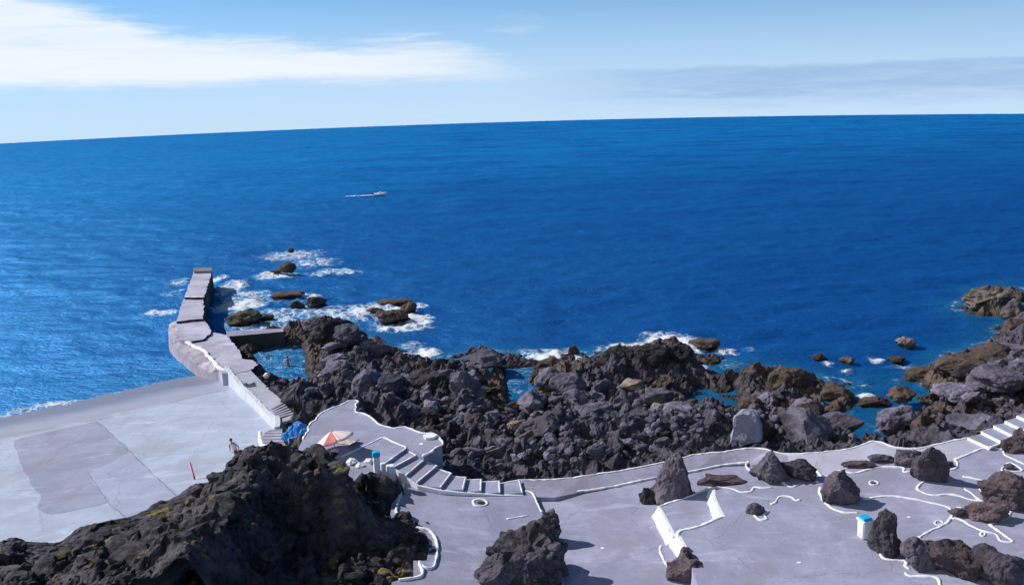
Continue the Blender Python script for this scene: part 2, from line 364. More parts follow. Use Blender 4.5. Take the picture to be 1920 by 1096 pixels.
# terrace outlines (photo pixels at each slab's own level)
A_px = [(560, 838), (568, 823), (580, 799), (595, 782), (614, 768), (640, 758), (655, 751), (671, 752), (664, 770), (688, 778), (709, 794), (731, 801), (760, 801), (788, 810), (812, 813), (827, 826), (829, 835), (808, 845), (794, 854), (763, 839), (720, 870), (700, 900), (620, 900), (570, 870)]
B_px = [(748, 903), (763, 905), (785, 905), (827, 910), (869, 914), (903, 916), (939, 919), (981, 920), (997, 922), (1016, 959), (1033, 1000), (1046, 1040), (1052, 1075), (1060, 1130), (1080, 1250), (700, 1250), (735, 1090), (775, 1080), (775, 1050), (800, 1050), (806, 1020), (790, 1000), (746, 985), (732, 962), (735, 938), (744, 910)]
C_px = [(960, 935), (1000, 926), (1100, 914), (1222, 890), (1300, 882), (1400, 868), (1420, 872), (1440, 940), (1420, 1250), (900, 1250), (960, 1000)]
E_px = [(1232, 948), (1256, 940), (1290, 930), (1334, 912), (1370, 905), (1380, 980), (1345, 1000), (1310, 1020), (1276, 1020), (1262, 1008), (1248, 978)]
D_px = [(1271, 1001), (1276, 996), (1311, 987), (1345, 975), (1354, 968), (1345, 950), (1336, 931), (1335, 914), (1351, 912), (1390, 908), (1410, 902), (1440, 898), (1500, 893), (1541, 892), (1561, 892), (1590, 876), (1646, 866), (1692, 862), (1740, 868), (1790, 861), (1833, 845), (1845, 840), (1880, 838), (1990, 800), (2250, 800), (2500, 1250), (1340, 1250), (1310, 1100), (1292, 1047), (1286, 1034)]
def W3(px, z): return [P(u, v, z) for u, v in px]
XB0 = P(990, 920, ZB)[0]
def PB(u, v, lift=0.0):
    z = ZB
    for _ in range(8): p = P(u, v, z + lift); z = ZB + 0.105 * (XB0 - p[0])
    return P(u, v, z + lift)
A_w, B_w, C_w, E_w, D_w = W3(A_px, ZA), [PB(u, v) for u, v in B_px], W3(C_px, ZC), W3(E_px, ZE), W3(D_px, ZD)
# seaward path: outer pixel, inner pixel, level
path = [((972, 899), (978, 930), 3.79), ((1040, 898), (1040, 932), 3.78), ((1100, 891), (1105, 918), 3.77), ((1160, 882), (1165, 908), 3.76), ((1220, 871), (1222, 896), 3.76), ((1260, 863), (1265, 889), 3.78), ((1300, 853), (1301, 882), 3.82),
        ((1350, 847), (1357, 871), 3.9), ((1410, 840), (1404, 866), 4.0), ((1440, 843), (1440, 880), 4.05), ((1475, 850), (1490, 900), 4.1), ((1530, 848), (1541, 905), 4.2), ((1600, 839), (1600, 895), 4.3), ((1640, 826), (1640, 885), 4.4), ((1675, 836), (1690, 885), 4.45), ((1710, 840), (1730, 880), 4.5),
        ((1760, 832), (1791, 866), 4.55), ((1814, 820), (1856, 839), 4.59)]
zin = [3.79, 3.72, 3.60, 3.56, 3.56, 3.56, 3.56, 3.58, 3.7] + [q[2] for q in path[9:]]
path_o = [P(*o, z) for o, i, z in path]; path_i = [P(*i, zi) for (o, i, z), zi in zip(path, zin)]
path_poly = path_o + path_i[::-1]
st_edges = [((763, 839), (720, 870)), ((781, 853), (742, 874)), ((798, 860), (763, 890)), ((820, 873), (783, 904)), ((847, 887), (827, 913)), ((875, 894), (869, 917)), ((904, 898), (903, 919)), ((938, 901), (939, 922)), ((975, 899), (981, 922))]
RIS = (ZA - 3.8) / 9
stairs_w = [(P(*o, ZA - RIS * k), P(*i, ZA - RIS * k)) for k, (o, i) in enumerate(st_edges)]
stair_poly = [a for a, b in stairs_w] + [b for a, b in stairs_w][::-1]
rs_edges = [((1814, 820), (1856, 839)), ((1840, 809), (1876, 827)), ((1863, 798), (1908, 821)), ((1884, 789), (1925, 808)), ((1906, 779), (1948, 797)), ((1930, 768), (1972, 786)), ((1954, 757), (1998, 775)), ((1980, 745), (2024, 763)), ((2040, 720), (2080, 740))]
RIS2 = 0.17
rsteps_w = [(P(*o, 4.6 + RIS2 * (k + 1)), P(*i, 4.6 + RIS2 * (k + 1))) for k, (o, i) in enumerate(rs_edges)]
rstep_poly = [a for a, b in rsteps_w] + [b for a, b in rsteps_w][::-1]
# walkway beside the slipway, pier
wk = [((410, 672), (450, 676), 1.57), ((424, 690), (466, 690), 1.57), ((450, 722), (494, 718), 1.57), ((480, 752), (522, 744), 1.82), ((507, 781), (538, 762), 2.2), ((519, 786), (550, 778), 2.7), ((520, 803), (556, 800), 2.9)]
wk_l = [P(*a, z) for a, b, z in wk]; wk_r = [P(*b, z) for a, b, z in wk]
walk_poly = wk_l + wk_r[::-1]
ramp_poly = [PR(-700, 840), PR(-300, 790), PR(0, 745), PR(200, 712), PR(330, 695), PR(400, 690), PR(424, 697), PR(512, 800), PR(525, 815), PR(545, 850), PR(545, 880), PR(500, 920), PR(420, 1000), PR(300, 1100), PR(0, 1300), PR(-700, 1300)]

lower = [(A_w, ZA), (B_w, 3.6), (C_w, ZC), (E_w, ZE), (D_w, ZD), (path_poly, 3.7), (stair_poly, 3.7), (rstep_poly, 4.5), (walk_poly, 2.2)]
def shore_h(xy, detail=True):
    xy = np.asarray(xy, float).reshape(-1, 2); h = SH(xy)
    if detail:
        q = np.c_[xy, np.zeros(len(xy))]
        act = h > -1.6; qa = q[act]; n = 0.75 * fbm(qa * 0.28, 4, 3) + 0.42 * fbm(qa * 0.75 + 5, 4, 11, ridged=True) * 0.8
        warp = np.c_[fbm(qa * 0.5, 2, 31), fbm(qa * 0.5, 2, 41), np.zeros(len(qa))] * 0.5
        d1, d2, idv = worley(qa * 0.55 + warp, 5); n = n + 1.0 * (idv - 0.4) * np.clip((d2 - d1) * 3.5, 0, 1)
        d1, d2, idv = worley(qa * 1.25 + warp, 15); n = n + 0.42 * (idv - 0.3) * np.clip((d2 - d1) * 4, 0, 1) - 0.12
        d1, d2, idv = worley(qa * 2.9 + warp, 25); n = n + 0.08 * (idv - 0.3) * np.clip((d2 - d1) * 4, 0, 1)
        n = n + 0.06 * fbm(qa * 3.1, 3, 51)
        h = h.copy(); h[act] = h[act] + n * np.clip((h[act] + 1.2) / 1.6, 0.15, 1)
    for q in pools:
        ins = inpoly(xy, q); d = edge_dist(xy, q); h = np.where(ins, np.minimum(h, -0.15 - 0.35 * np.clip(d, 0, 1.5)), h)
        nb_ = (~ins) & (d < 4) & detail; qb = np.c_[xy[nb_], np.zeros(nb_.sum())]
        if nb_.any():
            d1, d2, idv = worley(qb * 0.9, 65); e1, e2, idw = worley(qb * 2.2, 75)
            h[nb_] = np.minimum(h[nb_], -0.05 + 0.34 * d[nb_] + (0.9 * idv * np.clip((d2 - d1) * 4, 0, 1) + 0.3 * idw * np.clip((e2 - e1) * 4, 0, 1)) * np.clip(d[nb_] * 1.2, 0.1, 1))
        if not detail: h = np.where((~ins) & (d < 4), np.minimum(h, 0.2 + 0.4 * d), h)
    for q, z in lower:
        ins = inpoly(xy, q); h = np.where(ins, np.minimum(h, z - 0.6), h)
        near = (~ins) & (edge_dist(xy, q) < 0.7); h = np.where(near, np.minimum(h, z - 0.35), h)
    ins = inpoly(xy, ramp_poly) & (xy[:, 1] < 200); h = np.where(ins, np.minimum(h, ramp_z(xy[:, 0], xy[:, 1]) - 0.5), h)
    return h

def grid(x0, x1, y0, y1, s):
    xs = np.arange(x0, x1 + s * .5, s); ys = np.arange(y0, y1 + s * .5, s); nx, ny = len(xs), len(ys)
    xx, yy = np.meshgrid(xs, ys); idx = np.arange(nx * ny).reshape(ny, nx)
    Fq = np.stack([idx[:-1, :-1], idx[:-1, 1:], idx[1:, 1:], idx[1:, :-1]], -1).reshape(-1, 4)
    return np.c_[xx.ravel(), yy.ravel()], Fq, nx, ny
def compact(V, Fq, keep):
    Fq = Fq[keep]; used = np.unique(Fq); mp = np.full(len(V), -1); mp[used] = np.arange(len(used)); return used, mp[Fq]

xy, Fq, nx, ny = grid(-32, 78, 38, 116, 0.19)
# visible wedge only for the fine sheet
d = np.c_[xy, np.zeros(len(xy))] - np.array([0, 0, CH]); zc = d @ fw; uu = W / 2 + F * (d @ rt) / np.maximum(zc, 1)
h0 = SH(xy)
kv = (uu > 250) & (uu < 2200) & (h0 > -2.4)
used, Fq2 = compact(xy, Fq, kv[Fq].all(1)); xyu = xy[used]
hz = shore_h(xyu)
me = mesh('rocky_shore', np.c_[xyu, hz], Fq2); o = link('rocky_shore', me, M_LAVA); tag(o, kind='structure')
# coarse ground inland, below and behind the camera
xy2, Fg, _, _ = grid(-100, 110, -40, 62, 2.0)
hg = np.minimum(SH(xy2) - 1.5, 2.3); hg = np.where(xy2[:, 1] < 30, 2.0, hg); hg = np.where(inpoly(xy2, ramp_poly), np.minimum(hg, ramp_z(xy2[:, 0], xy2[:, 1]) - 1.0), hg)
link('ground', mesh('ground', np.c_[xy2, hg], Fg), M_LAVA)['kind'] = 'structure'

# ------------------------------------------------------------------ rocks
def ico(sub):
    bm = bmesh.new(); bmesh.ops.create_icosphere(bm, subdivisions=sub, radius=1.0)
    V = np.array([v.co[:] for v in bm.verts]); Fc = [[v.index for v in f.verts] for f in bm.faces]; bm.free(); return V, Fc
ICO = {k: ico(k) for k in (2, 3, 4, 5, 6)}
T_ = 'rocks left standing among the terraces'
def rock_verts(seed, sub=4, planes=10, rough=0.12, knob=0.0, kscale=2.2, peak=0.0, lean=0.0):
    r = np.random.RandomState(seed); V, Fc = ICO[sub]; V = V.copy()
    for k in range(planes):
        n = r.normal(size=3); n /= np.linalg.norm(n); dd = r.uniform(0.52, 0.95); t = V @ n - dd; V = V - np.clip(t, 0, None)[:, None] * n
    off = r.uniform(0, 50, 3)
    if peak: V[:, :2] *= (1 - peak * np.clip((V[:, 2:3] + 0.3) / 1.3, 0, 1) ** 0.8)
    V[:, 0] += lean * np.clip(V[:, 2] + 0.3, 0, 2)
    N0 = V / np.linalg.norm(V, axis=1)[:, None]
    V = V + N0 * (rough * (fbm(V * 1.7 + off, 5, seed % 97, 0.55)))[:, None]
    if knob:
        d1, d2, idv = worley(V * kscale + off, seed % 53); V = V + N0 * (knob * ((idv - 0.4) * np.clip((d2 - d1) * 4, 0, 1) + 0.3 * np.sqrt(np.clip(1 - d1 * d1, 0, 1)) - 0.2))[:, None]
    return V, Fc
def rock(name, base, sx, sy, sz, seed, mt, label=None, cat='rock', group=None, sub=5, rotz=None, sink=0.25, **kw):
    if group == T_: kw = {**dict(rough=0.145, planes=14), **kw}; kw['knob'] = kw.get('knob', 0.1) * 0.75; kw.setdefault('kscale', 1.9); sub = 6; sink = 0.45
    V, Fc = rock_verts(seed, sub, **kw); V = V * np.array([sx / 2, sy / 2, sz / 2 * (1 + sink)])
    a = rotz if rotz is not None else 0; c, s = math.cos(a), math.sin(a)
    V = np.c_[V[:, 0] * c - V[:, 1] * s, V[:, 0] * s + V[:, 1] * c, V[:, 2]]
    V[:, 2] -= V[:, 2].max() - sz
    o = link(name, mesh(name, V, Fc), mt); o.location = Vector(base); return tag(o, label, cat, group)
def rock_px(name, u, vb, z, wpx, hpx, seed, mt, label, depth=0.9, group=None, cat='rock', **kw):
    """base centre at pixel (u, vb) on level z, wpx/hpx = photographed width and height"""
    p = P(u, vb, z); k = ppm(p); w = wpx / k
    dep = math.atan2(CH - z, math.hypot(p[0], p[1])); dy = w * depth
    hh = max(0.3, (hpx / k - dy * 0.42 * math.sin(dep)) / math.cos(dep))
    return rock(name, (p[0], p[1] + dy * 0.42, z - 0.05), w, dy, hh, seed, mt, label, cat, group, **kw)

T = 'rocks left standing among the terraces'
rock_px('lava_pinnacle', 1262, 952, ZC, 104, 104, 101, M_TROCK, 'tall leaning lava pinnacle standing between the shore path and white wall', depth=0.9, group=T, peak=0.55, rough=0.12, knob=0.12, planes=8, lean=0.28)
rock_px('lava_rock', 1216, 946, ZC, 34, 34, 102, M_DARK, 'small near-black rock at the left foot of the tall pinnacle', group=T, knob=0.2)
rock_px('lava_rock', 1451, 905, ZD, 84, 66, 103, M_TROCK, 'humped grey-brown rock by the path inside a wavy white line', group=T, peak=0.08, knob=0.2, rough=0.12)
rock_px('lava_rock', 1507, 904, ZD, 74, 40, 104, M_TROCK, 'long low rock sloping down right from the humped path rock', group=T, depth=0.8, knob=0.12)
rock_px('lava_rock', 1358, 914, ZE, 92, 24, 105, M_TBRN, 'low flat brown rock beside the top of the white-faced step', group=T, depth=0.5, knob=0.16)
rock_px('lava_rock', 1420, 966, ZD, 36, 22, 106, M_TROCK, 'small oval rock set in the terrace inside a looped white line', group=T, depth=0.8)
rock_px('lava_boulder', 1585, 951, ZD, 66, 66, 107, M_TROCK, 'round dome boulder just behind the blue-topped white bin', group=T, knob=0.14, planes=9, rough=0.11)
rock_px('lava_rock', 1758, 908, ZD, 72, 76, 108, M_TROCK, 'large split lava rock casting a pointed shadow beside the right terrace', group=T, knob=0.24, peak=0.1, rough=0.12)
rock_px('lava_rock', 1708, 874, ZD, 62, 36, 109, M_TROCK, 'block of grey rock joined to the left of the split rock', group=T, knob=0.1)
rock_px('lava_rock', 1655, 868, ZD, 56, 18, 110, M_TROCK, 'low flat grey rock along the path edge behind the ringed terrace', group=T, depth=0.6, knob=0.12)
rock_px('lava_rock', 1612, 878, ZD, 62, 16, 111, M_TBRN, 'thin low rock tapering along the path above the dome boulder', group=T, depth=0.5, knob=0.12)
rock_px('lava_rock', 1674, 1044, ZD, 70, 86, 112, M_TROCK, 'knobbly boulder touching the right side of the white bin', group=T, knob=0.2, peak=0.15)
rock_px('lava_rock', 1738, 1072, ZD, 80, 66, 113, M_TROCK, 'squat boulder beside the white kerb at the bottom right', group=T, knob=0.16)
rock_px('lava_rock', 1812, 1090, ZD, 108, 74, 114, M_TBRN, 'broad rounded boulder in the row at the bottom right', group=T, knob=0.14)
rock_px('lava_rock', 1890, 1112, ZD, 106, 80, 115, M_TROCK, 'bluish grey boulder in the bottom right corner', group=T, knob=0.2)
rock_px('lava_rock', 1900, 955, ZD, 116, 70, 116, M_TBRN, 'broad reddish brown rock at the right edge among white lines', group=T, knob=0.16, depth=0.8)
rock_px('lava_rock', 1858, 980, ZD, 82, 34, 117, M_TBRN, 'low reddish rock ledge inside the pointed white loop', group=T, depth=0.6, knob=0.15)
rock_px('lava_rock', 1803, 970, ZD, 46, 20, 118, M_TBRN, 'small low brown rock at the end of the white arc line', group=T, depth=0.6, knob=0.15)
rock_px('lava_rock', 1910, 852, ZD, 62, 34, 119, M_TBRN, 'brown rock below the right-hand steps', group=T, knob=0.15)
rock_px('lava_rock', 1899, 881, ZD, 26, 10, 120, M_TROCK, 'tiny dark rock inside the white triangle', group=T)
rock_px('lava_rock', 1780, 878, ZD, 26, 14, 121, M_TROCK, 'little rock in the notch of the white line by the path', group=T)
rock_px('lava_rock', 1288, 1100, ZC, 82, 70, 122, M_TBRN, 'brown rock under the foot of the white wall at the bottom edge', group=T, knob=0.2)
rock_px('lava_rock', 1918, 824, 5.2, 30, 22, 123, M_TBRN, 'rounded red-brown rock beside the right-hand steps', group=T)
# knobbly mound of clinker in the middle of the foreground terrace
rock_px('lava_mound', 992, 1112, ZB, 146, 122, 138, M_MOUND, 'knobbly tall mound of grey clinker rising through the middle of the foreground terrace', group=T, sub=6, knob=0.46, kscale=2.7, rough=0.10, depth=0.95, planes=9)
rock_px('lava_rock', 938, 1112, ZB, 96, 76, 133, M_TPALE, 'pale low slab of clinker leaning on the left of the foreground mound', group=T, sub=6, knob=0.2, kscale=2.4, rough=0.12, depth=1.0)
rock_px('lava_rock', 1024, 1016, ZB, 62, 58, 132, M_MOUND, 'shoulder of clinker behind the foreground mound at the low kerb', group=T, sub=5, knob=0.3, kscale=3)
# shore rocks one can point to
Q = 'rocks along the shore and in the surf'
rock_px('lava_boulder', 1404, 838, 2.7, 76, 72, 141, M_PALE, 'big pale grey split boulder on the dark shore above the path', group=Q, cat='boulder', planes=9, rough=0.06, peak=0.2)
SURF = []
def surf_rock(u, vb, wpx, hpx, seed, mt, label, **kw):
    p_ = P(u, vb, 0); k_ = ppm(p_); dd_ = kw.get('depth', 0.8); SURF.append((p_[0], p_[1] + wpx / k_ * dd_ * 0.42, wpx / k_ * 0.5)) if u < 1400 else None
    rock_px('surf_rock', u, vb, -0.1, wpx, hpx, seed, mt, label, group=Q, **{**dict(knob=0.15, depth=0.8), **kw})
surf_rock(537, 512, 36, 22, 151, M_BRN, 'square brown rock awash beyond the pier with foam at its foot')
surf_rock(515, 512, 22, 8, 152, M_BRN, 'low brown rock in foam just left of the square surf rock')
surf_rock(545, 472, 12, 8, 153, M_BRN, 'farthest tiny rock in the foam beyond the pier')
surf_rock(534, 558, 72, 12, 154, M_BRN, 'long flat red-brown rock awash right of the pier', depth=0.5)
surf_rock(556, 580, 34, 18, 155, M_DARK, 'left lobe of the black rock in the surf')
surf_rock(590, 577, 46, 22, 156, M_DARK, 'right rounded lobe of the black rock in the surf')
surf_rock(450, 612, 66, 34, 157, M_OLIVE, 'olive brown rock against the foam beside the pier')
surf_rock(490, 600, 44, 14, 158, M_OLIVE, 'low olive rock trailing right from the rock beside the pier', depth=0.6)
surf_rock(735, 608, 66, 30, 159, M_BRN, 'big rust-brown rock facing the camera in the round reef')
surf_rock(765, 588, 34, 24, 160, M_BRN, 'tall rust rock at the right end of the round reef')
surf_rock(738, 572, 66, 14, 161, M_OLIVE, 'flat green-topped rock at the back of the round reef', depth=0.6)
surf_rock(705, 588, 40, 12, 162, M_BRN, 'low rust rock at the left of the round reef', depth=0.6)
surf_rock(1076, 666, 20, 20, 163, M_BRN, 'small upright rust rock in the foam at mid shore')
surf_rock(1325, 655, 56, 22, 164, M_BRN, 'brown rock rising through white foam at the central point')
surf_rock(1702, 650, 38, 20, 165, M_TAN, 'lone reddish rock out in calm water on the right')
surf_rock(1540, 676, 28, 14, 166, M_BRN, 'faint submerged rock left of the lone pale-topped one')
surf_rock(1592, 682, 30, 16, 167, M_TAN, 'pale-topped small rock in calm water')
surf_rock(1683, 680, 40, 14, 168, M_OLIVE, 'green-capped low rock in calm water', depth=0.7)
surf_rock(1738, 712, 70, 24, 169, M_BRN, 'red-brown rock off the right headland', depth=0.7)
surf_rock(1648, 764, 84, 20, 170, M_BRN, 'flat brown rock with a burst of foam in the inlet', depth=0.6)
surf_rock(1860, 585, 96, 46, 171, M_TAN, 'craggy tan islet at the tip of the right headland', sub=6, knob=0.3, kscale=2.6)
surf_rock(1912, 600, 50, 40, 172, M_TAN, 'tan rock joining the islet to the right headland', knob=0.25)
surf_rock(1915, 640, 60, 44, 173, M_BRN, 'dark brown rock below the headland islet')

for k, (u, v, z, w_, h_, lab) in enumerate([(1446, 798, 1.3, 34, 12, 'low green-stained rock left of the gully behind the pale split boulder'), (1476, 812, 1.5, 56, 16, 'flat green-stained rock in the gully right of the pale split boulder'), (1497, 790, 1.6, 22, 24, 'narrow yellow-green stained block in the gully behind the pale split boulder'), (1245, 775, 1.6, 44, 26, 'yellowish stained boulder in the middle of the field beyond the pinnacle')]):
    rock_px('lava_boulder', u, v, z, w_, h_, 180 + k, M_GREEN, lab, group=Q, cat='boulder', knob=0.15)
# larger boulders along the water, one by one
B_ = 'boulders of the lava shore'
big = [(612, 640, 1.4, 84, 50, 'angular black boulder at the seaward corner of the lava shore'), (655, 650, 2.0, 60, 44, 'dark block right of the seaward corner boulder'), (580, 622, 1.0, 50, 26, 'dark low boulder at the end of the pool wall'),
       (700, 668, 0.9, 56, 36, 'dark blade of rock over the reef channel'), (905, 690, 1.0, 80, 34, 'dark ledge boulder on the central waterline'), (1165, 695, 1.2, 74, 44, 'black block at the left end of the long sea ledge'),
       (1220, 690, 1.4, 80, 46, 'black block in the middle of the long sea ledge'), (1275, 680, 1.4, 56, 40, 'rounded black boulder beside the central foam'), (1485, 740, 0.25, 80, 52, 'big brown dome boulder on the right waterline'),
       (1420, 715, 0.2, 50, 36, 'round brown boulder left of the brown dome'), (1570, 752, 0.0, 70, 36, 'ochre hump on the waterline right of the brown dome'), (1520, 790, 0.4, 62, 44, 'grey block behind the green-stained gully'),
       (1445, 768, 0.3, 46, 36, 'dark cube boulder above the pale split boulder'), (1440, 838, 2.5, 60, 60, 'black boulder in shadow just right of the pale split boulder'), (1690, 815, 0.9, 70, 60, 'grey crag at the edge of the inlet beside the path'),
       (1030, 730, 1.2, 60, 44, 'grey block right of the narrow cove'), (1010, 820, 2.2, 84, 44, 'big flat-faced grey slab among the rubble above the path'), (800, 740, 1.8, 90, 50, 'black overhanging boulder right of the parasol terrace'),
       (1120, 800, 1.9, 90, 44, 'broad purple-grey slab at the centre of the boulder field'), (1835, 712, 1.0, 120, 46, 'massive brown block on the right headland'), (1880, 690, 1.8, 100, 46, 'upper brown block of the right headland'), (1805, 760, 0.8, 90, 40, 'dark ledge under the right headland'), (630, 720, 1.8, 80, 44, 'slabby grey boulder right of the bathing pool'), (1895, 738, 2.2, 100, 50, 'hulking grey block under the right headland crest'), (1700, 755, 0.4, 54, 30, 'brown wedge rock at the mouth of the right inlet'), (760, 790, 2.5, 60, 36, 'grey boulder hugging the parasol terrace edge')]
for k, (u, v, z, w_, h_, lab) in enumerate(big):
    mt = M_BRN if 'brown' in lab or 'ochre' in lab else (M_DARK if 'black' in lab else M_BOUL)
    rock_px('lava_boulder', u, v, z, w_, h_, 200 + k, mt, lab, group=B_, cat='boulder', knob=0.16, planes=9, rough=0.13, depth=0.9)

# the field of loose boulders: individuals copied from a dozen kinds, then small rubble as one heap
kinds = []
for k in range(12):
    V, Fc = rock_verts(300 + k, 4, planes=17, rough=0.13, knob=0.10 if k % 3 == 0 else 0.03); kinds.append((V, Fc, mesh('lava_boulder', V, Fc)))
for k, (V, Fc, me_) in enumerate(kinds): me_.materials.append(M_BOUL)
tones = {}
for tn, tm in (('tan', M_TAN), ('black', M_DARK)):
    tones[tn] = []
    for q_ in kinds: c_ = q_[2].copy(); c_.materials.clear(); c_.materials.append(tm); tones[tn].append(c_)
bro = []
for k in range(5):
    V, Fc = rock_verts(340 + k, 4, planes=10, rough=0.11, knob=0.10); me_ = mesh('lava_boulder', V, Fc); me_.materials.append(M_BRN); bro.append(me_)
field = [P(u, v, 2)[:2] for u, v in ((585, 640), (640, 640), (700, 690), (830, 705), (930, 690), (1090, 700), (1290, 690), (1470, 715), (1600, 745), (1600, 835), (1500, 843), (1410, 835), (1240, 862), (1100, 885), (980, 893), (870, 885), (835, 850), (830, 815), (760, 797), (700, 780), (680, 755), (610, 760), (560, 778), (520, 735), (590, 722))]
field2 = [P(u, v, 2.5)[:2] for u, v in ((1690, 740), (1800, 680), (1900, 650), (1960, 720), (1900, 775), (1820, 808), (1700, 835), (1690, 800))]
occ = []; nb = 0; tries = 0; fr = np.random.RandomState(11)
loose = []
while nb < 245 and tries < 12000:
    tries += 1
    f2 = fr.rand() < 0.14
    u, v = (fr.uniform(1680, 1930), fr.uniform(650, 830)) if f2 else (fr.uniform(500, 1620), fr.uniform(610, 893))
    p = P(u, v, 2.0)[:2]
    if not inpoly(p[None], field2 if f2 else field)[0]: continue
    near = v > 790 and 820 < u < 1420
    s = fr.uniform(0.6, 1.35) if near else float(np.exp(fr.normal(0.45, 0.60)))
    s = min(max(s, 0.6), 3.8)
    if any(inpoly(p[None], q)[0] or edge_dist(p[None], q)[0] < s * 0.7 for q in pools): continue
    if any((p[0] - a) ** 2 + (p[1] - b) ** 2 < (0.40 * (s + c)) ** 2 for a, b, c in occ): continue
    if any((inpoly(p[None], q)[0] or edge_dist(p[None], q)[0] < s * 0.45) for q, z in lower): continue
    occ.append((p[0], p[1], s)); loose.append((p, s, u, v)); nb += 1
hh = shore_h(np.array([l[0] for l in loose]), False) + 0.15
def lab_of(u, v, s, z, brown):
    size = 'large' if s > 1.7 else ('small' if s < 0.95 else 'mid-sized')
    if u > 1660: return f'{size} {"brown tide-line" if brown else "purple-grey lava"} boulder on the right headland below the steps'
    if brown: zone = 'left of the cove' if u < 960 else ('between cove and central foam' if u < 1300 else 'on the waterline left of the inlet')
    elif v > 800: zone = 'heaped below the curved steps' if u < 1010 else ('packed along the middle of the shore path' if u < 1300 else 'beside the pale split boulder')
    elif u < 700: zone = 'between bathing pool and parasol terrace'
    elif u < 960: zone = 'in the dark field left of the narrow cove'
    elif u < 1280: zone = 'in the field right of the narrow cove'
    else: zone = 'round the rock pools left of the inlet'
    return f'{size} {"brown tide-line" if brown else "purple-grey lava"} boulder {zone}'
for k, (p, s, u, v) in enumerate(loose):
    z = max(hh[k], 0.0); brown = z < 1.25 and fr.rand() < 0.62
    tone = 'brown' if brown else ('tan' if fr.rand() < 0.07 else ('black' if fr.rand() < 0.14 else 'grey'))
    me_ = bro[k % 5] if brown else (kinds[k % 12][2] if tone == 'grey' else tones[tone][k % 12])
    o = bpy.data.objects.new('lava_boulder', me_); COL.objects.link(o)
    a = fr.uniform(0.65, 1.5); o.scale = (s * 0.5 * a, s * 0.5 / a * fr.uniform(0.8, 1.1), s * 0.5 * fr.uniform(0.5, 0.95))
    o.rotation_euler = (fr.uniform(-.4, .4), fr.uniform(-.4, .4), fr.uniform(0, 6.28)); o.location = (p[0], p[1], z + s * 0.14)
    lb = lab_of(u, v, s, z, brown).replace('purple-grey', {'tan': 'tan', 'black': 'blackish'}.get(tone, 'purple-grey')); tag(o, lb, 'boulder', lb.replace('boulder', 'boulders', 1))
VV, FF, off = [], [], 0
Vr = [rock_verts(400 + k, 2, planes=9, rough=0.12) for k in range(8)]
cnt = 0
pts = []
while cnt < 900:
    f2 = fr.rand() < 0.15
    u, v = (fr.uniform(1680, 1930), fr.uniform(650, 830)) if f2 else (fr.uniform(500, 1620), fr.uniform(610, 893))
    p = P(u, v, 2.0)[:2]
    if not inpoly(p[None], field2 if f2 else field)[0] or any(inpoly(p[None], q)[0] or edge_dist(p[None], q)[0] < 0.8 for q in pools): continue
    pts.append(p); cnt += 1
pts = np.array(pts); okp = np.ones(len(pts), bool)
for q, z in lower: okp &= ~inpoly(pts, q) & (edge_dist(pts, q) > 0.3)
pts = pts[okp]; hs = shore_h(pts)
for k, p in enumerate(pts):
    V, Fc = Vr[k % 8]; s = fr.uniform(0.18, 0.5) * (1.0 if hs[k] > 0.3 else 0.7); a = fr.uniform(0, 6.28); c_, s_ = math.cos(a), math.sin(a)
    Q_ = V * s * np.array([1, fr.uniform(.7, 1), fr.uniform(.6, .9)]); Q_ = np.c_[Q_[:, 0] * c_ - Q_[:, 1] * s_, Q_[:, 0] * s_ + Q_[:, 1] * c_, Q_[:, 2]]
    VV.append(Q_ + np.array([p[0], p[1], max(hs[k], -0.1) + 0.05])); FF += [[i + off for i in f] for f in Fc]; off += len(V)
o = link('lava_rubble', mesh('lava_rubble', np.vstack(VV), FF), M_BOUL); tag(o, 'loose grey lava rubble filling the gaps between the shore boulders', 'rubble', kind='stuff')

